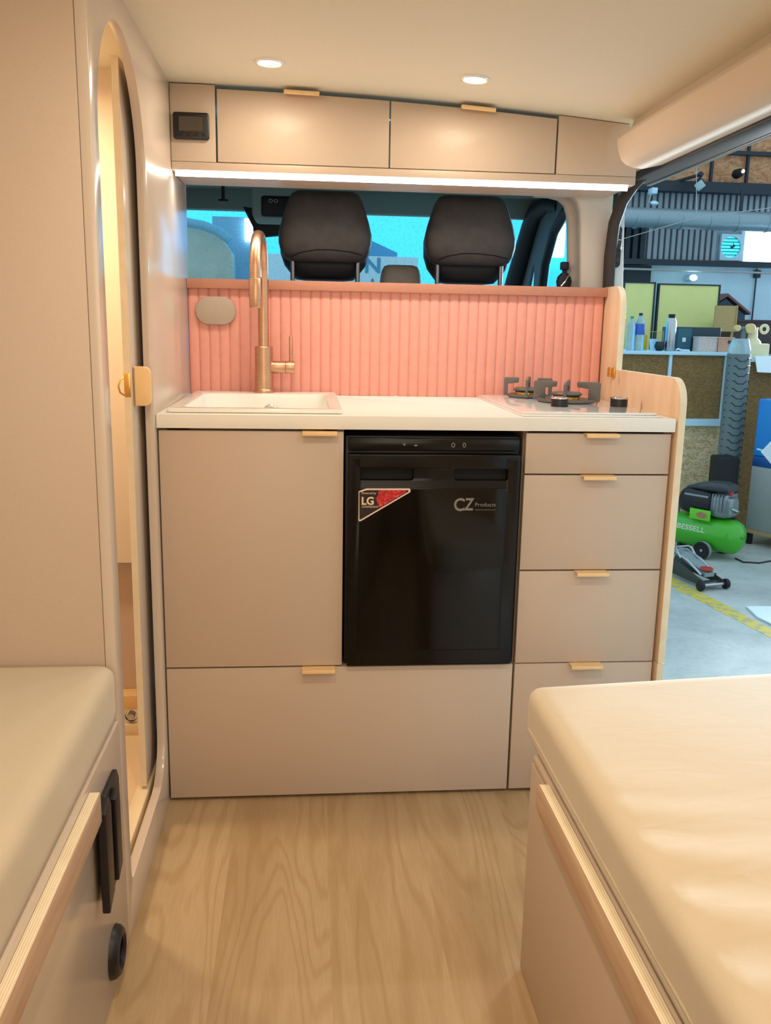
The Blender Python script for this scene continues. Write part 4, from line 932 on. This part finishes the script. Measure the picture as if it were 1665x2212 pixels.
# second counter with cream machine and chipboard front
c2 = at(1640, 775, 'y', 5.85)
k2 = thing('workbench', 'dark chipboard workbench to the right of the hexagon patterned mat', 'workbench', (5.0, 6.1, ZG))
x20 = at(1619, 800, 'y', 5.85).x
MB().box(x20-.02, 6.6, 5.82, 6.5, c2.z-.03, c2.z, .003).build('top', 'whitewall', k2)
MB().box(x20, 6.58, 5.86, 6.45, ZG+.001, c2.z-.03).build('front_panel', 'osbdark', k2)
x0_, x1_, z0_, z1_ = pb(1611, 735, 1655, 770, 5.95); zq = c2.z+.001
pm = thing('plastic_machine', 'cream plastic machine with round yellow knobs on the workbench', 'machine', ((x0_+x1_)/2, 5.95, zq))
zmid = at(1630, 742, 'y', 5.95).z
MB().box(max(x0_, x20-.01), x1_, 5.9, 6.1, zq, zmid, .012).build('base', 'bone', pm)
mxm = at(1632, 720, 'y', 5.95)
MB().loft([[(mxm.x+u*s, 6.0+v*s, z) for u, v in circ(0, 0, 1, 20)] for s, z in ((.085, zmid-.004), (.075, zmid+.02), (.045, zmid+.05), (.04, mxm.z+.03), (.045, mxm.z+.055))]).build('neck', 'bone', pm)
for px, py, s in ((1622, 710, .048), (1594, 709, .030)):
    q = at(px, py, 'y', 5.93); MB().lathe([(0, 0), (s*.5, -.002), (s*.9, 0), (s, .008), (s, .04), (0, .045)], q, (.1, 1, 0), 24).build('knob', plain('yellow_cream', '#e0c888', .5), pm)
q = at(1652, 711, 'y', 5.93); MB().tube([(q.x+.035*math.cos(a), 5.94, q.z+.035*math.sin(a)) for a in [2*PI*k/20 for k in range(20)]], .014, 8, closed=True).build('hose_ring', 'bone', pm)
q0, q1 = at(1594, 709, 'y', 5.96), at(1622, 710, 'y', 5.96); MB().cyl(q0, q1, .018, n=14).box((q0.x+q1.x)/2-.02, (q0.x+q1.x)/2+.012, 5.95, 5.98, zmid-.02, q0.z).build('spindle', 'honey', pm)
# white tilted panel on the workbench edge
a = [at(*p, 'y', 5.7) for p in ((1636, 804), (1645, 770), (1760, 770), (1760, 810))]
tag(MB().loft([[(v.x, 5.70+(.12 if i in (1, 2) else 0), v.z) for i, v in enumerate(a)], [(v.x, 5.712+(.12 if i in (1, 2) else 0), v.z) for i, v in enumerate(a)]]).build('white_sheet', 'signwhite'), 'white sheet sloping over the front of the workbench', 'sheet')
# hexagon patterned rubber mat standing rolled
YH = 5.45
hx0, hx1, hz0, hz1 = at(1571, 900, 'y', YH).x, at(1618, 900, 'y', YH).x, at(1595, 1020, 'y', YH).z, at(1595, 765, 'y', YH).z
hm_ = thing('rolled_mat', 'tall grey rubber mat roll with a honeycomb pattern beside the workbench', 'mat roll', ((hx0+hx1)/2, YH+.09, ZG))
rr_ = (hx1-hx0)/2; hc = (hx0+hx1)/2
MB().cyl((hc, YH+rr_, ZG+.001), (hc, YH+rr_, hz1), rr_, n=32).build('roll', 'honey', hm_)
hp_ = MB(); s = .062
def hexring(cx_, cz2): 
    pts_ = []
    for k in range(4):
        an = math.radians([150, 210, 270, 330][k]); pts_.append((cx_+s*.6*math.cos(an), cz2+s*.62*math.sin(an)))
    return pts_
z = hz0-.5
row = 0
while z < hz1-.03:
    line = [(-1.35, 0), (-.65, 0), (-.35, -.026), (.15, -.026), (.45, 0), (.95, 0), (1.25, -.026)]
    pts_ = []
    for u, dz in line: 
        an = u; pts_.append((hc+(rr_+.0005)*math.sin(an), YH+rr_-(rr_+.0005)*math.cos(an), z+dz))
    hp_.tube(pts_, .0048, 6)
    z += .066; row += 1
for an in (-.65, .15, .45):
    pass
hp_.build('pattern', 'darksteel', hm_)['kind'] = 'stuff'
wz1 = at(1595, 733, 'y', YH).z
MB().loft([[(hc+u, YH+rr_+v, z_) for u, v in circ(0, 0, r_, 24)] for r_, z_ in ((rr_*.98, hz1-.03), (rr_*.95, hz1+.05), (rr_*.72, wz1), (rr_*.66, wz1+.006))]).build('plastic_wrap', 'clearpet', hm_)
# blue bin on grey cabinet
gx = at(1621, 1160, 'z', -.5)
gy0 = 4.72
g0 = thing('grey_cabinet', 'grey metal cabinet under the blue box, right of the compressor', 'cabinet', (4.7, 5.1, ZG))
gxl = at(1618, 1060, 'y', 5.25).x; gzt = at(1618, 1006, 'y', 5.25).z
mtc = Matrix.Translation((gxl, 5.25, 0)) @ Matrix.Rotation(math.radians(-62), 4, 'Z')
MB().box(0, .56, 0, .5, ZG+.14, gzt, .004, mat=mtc).build('body', 'cabinetgrey', g0)
MB().box(.01, .55, -.004, .0, ZG+.105, ZG+.14, mat=mtc).box(.01, .55, .01, .49, ZG+.10, ZG+.139, mat=mtc).build('bottom_rail', 'cardboard', g0)
for lx, ly in ((.03, .03), (.52, .03), (.03, .46), (.52, .46)): MB().box(lx-.02, lx+.02, ly-.02, ly+.02, ZG+.001, ZG+.11, mat=mtc).build('leg', 'cabblack', g0)
MB().box(.40, .42, -.012, .001, ZG+.28, ZG+.36, .003, mat=mtc).build('handle', 'red', g0)
b0 = thing('blue_box', 'bright blue plastic box standing on the grey cabinet', 'box', (4.7, 5.1, gzt))
bzt = at(1622, 862, 'y', 5.2).z
MB().box(.0, .56, .0, .42, gzt+.001, gzt+.09, .004, mat=mtc).build('base', plain('deep_blue', '#0a4f94', .4), b0)
MB().box(.0, .56, .0, .42, gzt+.0905, bzt, .014, 3, mat=mtc).build('tub', 'blue', b0)
ppq = at(1652, 975, 'y', 4.75)
tag(MB().plate([(-.06, .0), (.12, -.17), (.12, .16), (.02, .13)], 'y', -.004, .004, mat=Matrix.Translation((ppq.x, ppq.y-.05, ppq.z)) @ Matrix.Rotation(.3, 4, 'X')).box(.0, .012, -.02, .30, -.02, -.008, mat=Matrix.Translation((ppq.x+.06, ppq.y-.05, ppq.z))).build('paper_sheet', 'signwhite'), 'white paper sheet leaning against the blue box', 'paper')
dq = at(1554, 988, 'y', 5.25); dq1 = at(1592, 1060, 'y', 5.25)
tag(MB().box(dq.x, dq1.x, 5.25, 5.44, ZG+.001, at(1560, 986, 'y', 5.3).z, .02, 3).build('black_bin', 'cabblack'), 'dark plastic bin behind the compressor at the foot of the mat roll', 'bin')
# ---- compressor
ce = at(1583, 1162, 'z', -.41)
ang = math.radians(-55); ax = Vector((math.cos(ang), math.sin(ang), 0))
oc2 = ce-ax*.24
cp = thing('air_compressor', 'green air compressor with black motor housing on the workshop floor', 'compressor', (oc2.x, oc2.y, ZG), ang)
TR, TZ = .142, .195
prof_ = [(0, -.325), (.05, -.322), (.10, -.305), (.128, -.28), (TR, -.245), (TR, .245), (.128, .28), (.10, .305), (.05, .322), (0, .325)]
MB().lathe(prof_, (0, 0, TZ), (1, 0, 0), 40).build('tank', 'green', cp, local=True, sharp=60)
for sy in (-1, 1):
    w_ = MB().lathe([(0, -.012), (.02, -.012), (.05, -.014), (.058, -.022), (.072, -.022), (.074, 0), (.072, .022), (.05, .02), (0, .014)], (.07, sy*.165, .074), (0, 1, 0), 30).build('wheel', 'cabblack', cp, local=True)
    MB().lathe([(0, 0), (.012, 0), (.012, .008), (0, .01)], (.07, sy*.165+(-.012 if sy < 0 else .012), .074), (0, sy, 0), 14).build('hub', 'steel', w_, local=True)
    MB().lathe([(.0745, -.02), (.0755, 0), (.0745, .02), (.073, 0)], (.07, sy*.165, .074), (0, 1, 0), 30).build('tyre', plain('grey_tyre', '#8f9695', .7), w_, local=True)
MB().cyl((.07, -.15, .074), (.07, .15, .074), .010, n=12).build('axle', 'steel', cp, local=True)
MB().box(-.22, -.19, -.08, .08, .001, .075, .005).build('foot', 'cabblack', cp, local=True)
# rounded motor housing
def hring(x, w, z0, z1, n=24, p=3.0):
    return [(x, w*math.copysign(abs(math.cos(a))**(2/p), math.cos(a)), (z0+z1)/2+(z1-z0)/2*math.copysign(abs(math.sin(a))**(2/p), math.sin(a))) for a in [2*PI*k/n for k in range(n)]]
MB().loft([hring(x, w, a_, b_) for x, w, a_, b_ in ((-.25, .03, .40, .50), (-.24, .07, .375, .525), (-.215, .098, .355, .55), (-.17, .108, .345, .572), (.0, .112, .345, .570), (.06, .108, .35, .56))]).build('motor_housing', 'black', cp, local=True, sharp=60)
MB().loft([hring(x, w, a_, b_) for x, w, a_, b_ in ((-.19, .05, .55, .575), (-.10, .085, .555, .610), (.02, .095, .55, .640), (.14, .095, .555, .645), (.20, .088, .565, .630))]).build('top_cover', plain('worn_black_cover', '#3a3f42', .35, var=.2), cp, local=True, sharp=60)
MB().box(-.17, .05, -.116, -.108, .505, .522, .004).build('grip', plain('grey_grip', '#8f9698', .35), cp, local=True)
MB().loft([hring(x, w, a_, b_, p=5) for x, w, a_, b_ in ((.06, .09, .355, .54), (.10, .095, .345, .545), (.17, .085, .345, .54), (.22, .07, .36, .52), (.235, .05, .38, .50))]).build('pump_head', 'alu', cp, local=True, sharp=30)
for k in range(5): MB().box(.075+k*.028, .083+k*.028, -.098, .098, .40, .548, .002).build('cooling_fin', 'alu', cp, local=True)
MB().tube([(.23, -.06, .44), (.26, -.02, .42), (.24, .05, .40)], .012, 10).build('air_pipe', 'steel', cp, local=True)
MB().cyl((.20, -.03, .54), (.20, -.03, .575), .018, n=14).build('valve_cap', 'red', cp, local=True)
lbp = MB().box(-.10, .09, -.128, -.120, .315, .405, .003).build('plate', 'greenlabel', cp, local=True); lbp['label'] = 'bright green label plate'
MB().plate([(.012+.05*math.cos(a), .358+.026*math.sin(a)) for a in [2*PI*k/28 for k in range(28)]], 'y', -.1295, -.128).build('emblem', plain('emblem_brown', '#a67a55', .5), lbp, local=True)
tx = MB().text('BESSELL', 0, 0, .26, 'y', 0, .0012, bold=.02, height=.042); 
for v in tx.bm.verts:
    a_ = .10; z_ = TZ+.020+v.co.z; v.co = Vector((-.20+v.co.x, -math.sqrt(max(1e-6, (TR+.0006)**2-(z_-TZ)**2))-(.0008 if v.co.y < -.0005 else 0), z_))
tx.build('lettering', 'whitemark', cp, local=True)
MB().tube([(.323, -.035+.07*k/6, TZ+.02-.02*math.sin(PI*k/6)) for k in range(7)], .005, 8).build('end_handle', plain('dark_green', '#1d7a1a', .4), cp, local=True)
MB().cyl((-.27, -.02, .33), (-.27, -.02, .47), .012, n=12).box(-.31, -.255, -.05, .01, .40, .45, .006).build('regulator', 'alu', cp, local=True)
MB().box(-.31, -.275, -.055, -.01, .452, .485, .006).build('switch', 'red', cp, local=True)
MB().box(-.27, -.245, -.05, -.0, .47, .515, .006).build('switch', 'yellow', cp, local=True)
hq = [at(*p, 'z', ZG+.008) for p in ((1588, 1206), (1605, 1214), (1640, 1216), (1672, 1210), (1720, 1200))]
tag(MB().tube(hq, .006, 8).build('air_hose', 'cabblack'), 'thin black hose on the concrete right of the compressor', 'hose')
# ---- trolley jack
jk = thing('trolley_jack', 'grey trolley jack on the concrete in front of the compressor', 'jack', (3.335, 3.83, ZG), math.radians(14))
for sx in (-1, 1):
    MB().plate([(-.01, .03), (.05, .03), (.56, .04), (.58, .08), (.55, .15), (.42, .16), (.25, .13), (.08, .085), (.0, .07)], 'x', sx*.085-.004, sx*.085+.004, bev=.001).build('side_plate', 'jackdark', jk, local=True)
    MB().lathe([(0, -.016), (.024, -.016), (.036, -.014), (.038, 0), (.036, .014), (.024, .016), (0, .016)], (sx*.112, 0, .039), (1, 0, 0), 26).build('wheel', 'cabblack', jk, local=True)
    MB().tube([(sx*.062, .06, .10), (sx*.062, .22, .165), (sx*.062, .40, .205), (sx*.062, .50, .19)], .010, 8).build('lift_link', 'steel', jk, local=True)
MB().cyl((-.1, 0, .039), (.1, 0, .039), .013, n=16).build('axle', 'steel', jk, local=True)
MB().box(-.08, .08, .012, .06, .05, .058, .003).build('front_tray', 'jackdark', jk, local=True)
MB().loft([[(-.042, y, z), (.042, y, z), (.042, y, z+.03), (-.042, y, z+.03)] for y, z in ((.05, .085), (.12, .105), (.22, .125), (.34, .165), (.46, .17))]).build('lift_arm', 'jackgrey', jk, local=True)
MB().lathe([(0, 0), (.046, 0), (.05, .006), (.046, .016), (.034, .014), (0, .012)], (0, .09, .128), n=26).build('saddle', 'red', jk, local=True)
MB().tube([(-.07, .30, .17), (-.07, .36, .225), (-.06, .39, .235), (.06, .39, .235), (.07, .36, .225), (.07, .30, .17)], .008, 8).build('carry_bow', 'steel', jk, local=True)
for sx in (-1, 1): MB().lathe([(0, -.012), (.03, -.012), (.03, .012), (0, .012)], (sx*.07, .55, .031), (1, 0, 0), 20).build('caster', 'cabblack', jk, local=True)
# ---- floor marking and white sheet
l0, l1, l2, l3 = at(1440, 1240, 'z', ZG), at(1440, 1263, 'z', ZG), at(1665, 1378, 'z', ZG), at(1665, 1359, 'z', ZG)
d = (l2-l1); d2_ = l3-l0
o = tag(MB().loft([[(v.x, v.y, ZG+.0002) for v in (l0-d2_, l1-d, l2+d, l3+d2_)], [(v.x, v.y, ZG+.0012) for v in (l0-d2_, l1-d, l2+d, l3+d2_)]]).build('painted_line', 'yellowline'), 'worn yellow line painted across the concrete floor', 'floor marking')
a = [at(*p, 'z', ZG+.012) for p in ((1612, 1309), (1636, 1332), (1720, 1372), (1740, 1310))]
tag(MB().loft([[(v.x, v.y, ZG+.002) for v in a], [(v.x, v.y, ZG+.012) for v in a]]).build('panel_offcut', 'signwhite'), 'white panel lying flat on the concrete beyond the yellow line', 'panel')
# ---- in front of the van, seen through the windscreen
YF = 8.0
gz = at(900, 548, 'y', YF).z
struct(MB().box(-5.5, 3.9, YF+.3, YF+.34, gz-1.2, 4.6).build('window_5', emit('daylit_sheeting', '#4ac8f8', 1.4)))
bA = pb(395, 492, 475, 640, 7.2)
ga_ = at(520, 600, 'y', 7.2)
tag(MB().plate([(bA[0]-1.2, ZG), (bA[1]+.18, ZG), (at(500, 560, 'y', 7.2).x, at(500, 545, 'y', 7.2).z), (at(475, 505, 'y', 7.2).x, at(475, 512, 'y', 7.2).z), (at(440, 490, 'y', 7.2).x, at(440, 494, 'y', 7.2).z), (at(402, 482, 'y', 7.2).x, at(402, 486, 'y', 7.2).z), (bA[0]-1.2, at(402, 482, 'y', 7.2).z)], 'y', 7.2, 7.6).build('grey_lorry_body', 'greybuild'), 'grey rounded vehicle body seen through the left of the windscreen', 'vehicle body')
tag(MB().tube([at(*p, 'y', 7.1) for p in ((330, 462), (402, 480), (440, 487), (470, 499), (497, 520))], .045, 12).build('roof_pipe', plain('pale_blue_pipe', '#7fb6cf', .5)), 'pale blue curved pipe along the grey vehicle roof', 'pipe')
cA = pb(458, 467, 552, 640, 7.8)
tag(MB().box(cA[0], cA[1], 7.8, 8.2, ZG, cA[3]).build('blue_hut', 'bluebuild'), 'flat blue grey hut seen through the windscreen left of the faucet', 'hut')
wA = pb(528, 472, 552, 522, 7.75)
w7 = pb(1192, 482, 1218, 556, 8.2)
struct(MB().box(w7[0], w7[1], 8.2, 8.25, w7[2], w7[3]).build('window_7', emit('bright_doorway', '#f2fcff', 6)))
struct(MB().box(wA[0], wA[1]+.02, 7.74, 7.79, wA[2], wA[3]).build('window_6', emit('bright_opening', '#e8fbff', 5)))
sA = pb(560, 547, 880, 640, 7.0)
sg_ = thing('sign_board', 'pale sign board with blue letters seen between the cab seats', 'sign', ((sA[0]+sA[1])/2, 7.0, ZG))
MB().box(sA[0], sA[1]+.1, 7.0, 7.04, sA[2]-.3, sA[3], .004).build('board', 'signwhite', sg_)
for x in (sA[0]+.05, sA[1]): MB().box(x-.03, x+.03, 7.01, 7.04, ZG, sA[2]-.3).build('post', 'steel', sg_)
L_ = pb(789, 556, 821.5, 590, 6.995); lm = MB(); lm.text('N', L_[0], L_[2], L_[1]-L_[0], 'y', 6.999, .004, bold=.03, height=L_[3]-L_[2]); lm.build('letter', 'signblue', sg_)
L_ = pb(801, 601, 808, 609, 6.995); lm = MB(); lm.text('A', L_[0], L_[2], L_[1]-L_[0], 'y', 6.999, .004, bold=.02, height=L_[3]-L_[2]); lm.build('letter', 'shed', sg_)
g1, g2, g3 = at(760, 500, 'y', 7.4), at(858, 546, 'y', 7.4), at(660, 546, 'y', 7.4)
tag(MB().plate([(g3.x, ZG), (g2.x, ZG), (g2.x, g2.z), (g1.x, g1.z), (g3.x, g3.z)], 'y', 7.4, 7.9).build('gabled_hut', plain('blue_gable', '#5aa9d4', .7, var=.05)), 'blue gabled hut rising behind the pale sign board', 'hut')
# ================================================================== LIGHT
def area(name, loc, target, size, power, col, size_y=None, shape=None, spread=None):
    l = bpy.data.lights.new(name, 'AREA'); l.energy = power; l.color = col; l.size = size
    if size_y: l.shape = 'RECTANGLE'; l.size_y = size_y
    if shape: l.shape = shape
    if spread: l.spread = math.radians(spread)
    o = bpy.data.objects.new(name, l); COL.objects.link(o); o.location = loc
    d = (Vector(target)-Vector(loc)).normalized(); o.rotation_euler = d.to_track_quat('-Z', 'Y').to_euler()
    return o
WARM = (1, .84, .63)
for i, (x, y, pw) in enumerate(((d1.x, d1.y, 1.6), (d2.x, d2.y, 1.6), (.30, -1.1, 5.5), (.95, -1.1, 3), (.30, -2.3, 7), (1.0, -2.3, 4))):
    area('downlight_lamp', (x, y, ceil(x)-.012), (x, y, 0), .055, pw, WARM, shape='DISK')
area('rear_fill_light', (.35, -3.25, 1.25), (.45, 0, 1.25), 1.2, 9, (1, .88, .72), .9)  # added soft fill behind the camera; the back wall has no opening
area('led_lamp', (.635, YU+.012, ZU-.02), (.635, YU+.10, 1.0), 1.24, 2.2, (1, .90, .82), .012)
area('washroom_lamp', (-.40, -.10, 1.82), (-.40, -.10, 0), .12, 9, (1, .76, .50), shape='DISK')
area('glazing_daylight', (wx0+1.6, YB-.40, (wz0+wz1)/2), (.9, -.8, .3), 2.2, 230, (.80, .92, 1.0), .45, spread=64)
wd = bpy.data.worlds.new('workshop_air'); SC.world = wd; wd.use_nodes = True
bg = wd.node_tree.nodes['Background']; bg.inputs[0].default_value = (.60, .78, .89, 1); bg.inputs[1].default_value = 1.2
SC.view_settings.view_transform = 'Standard'; SC.view_settings.look = 'None'; SC.view_settings.gamma = 1; SC.view_settings.exposure = 0
SC.view_settings.use_curve_mapping = False
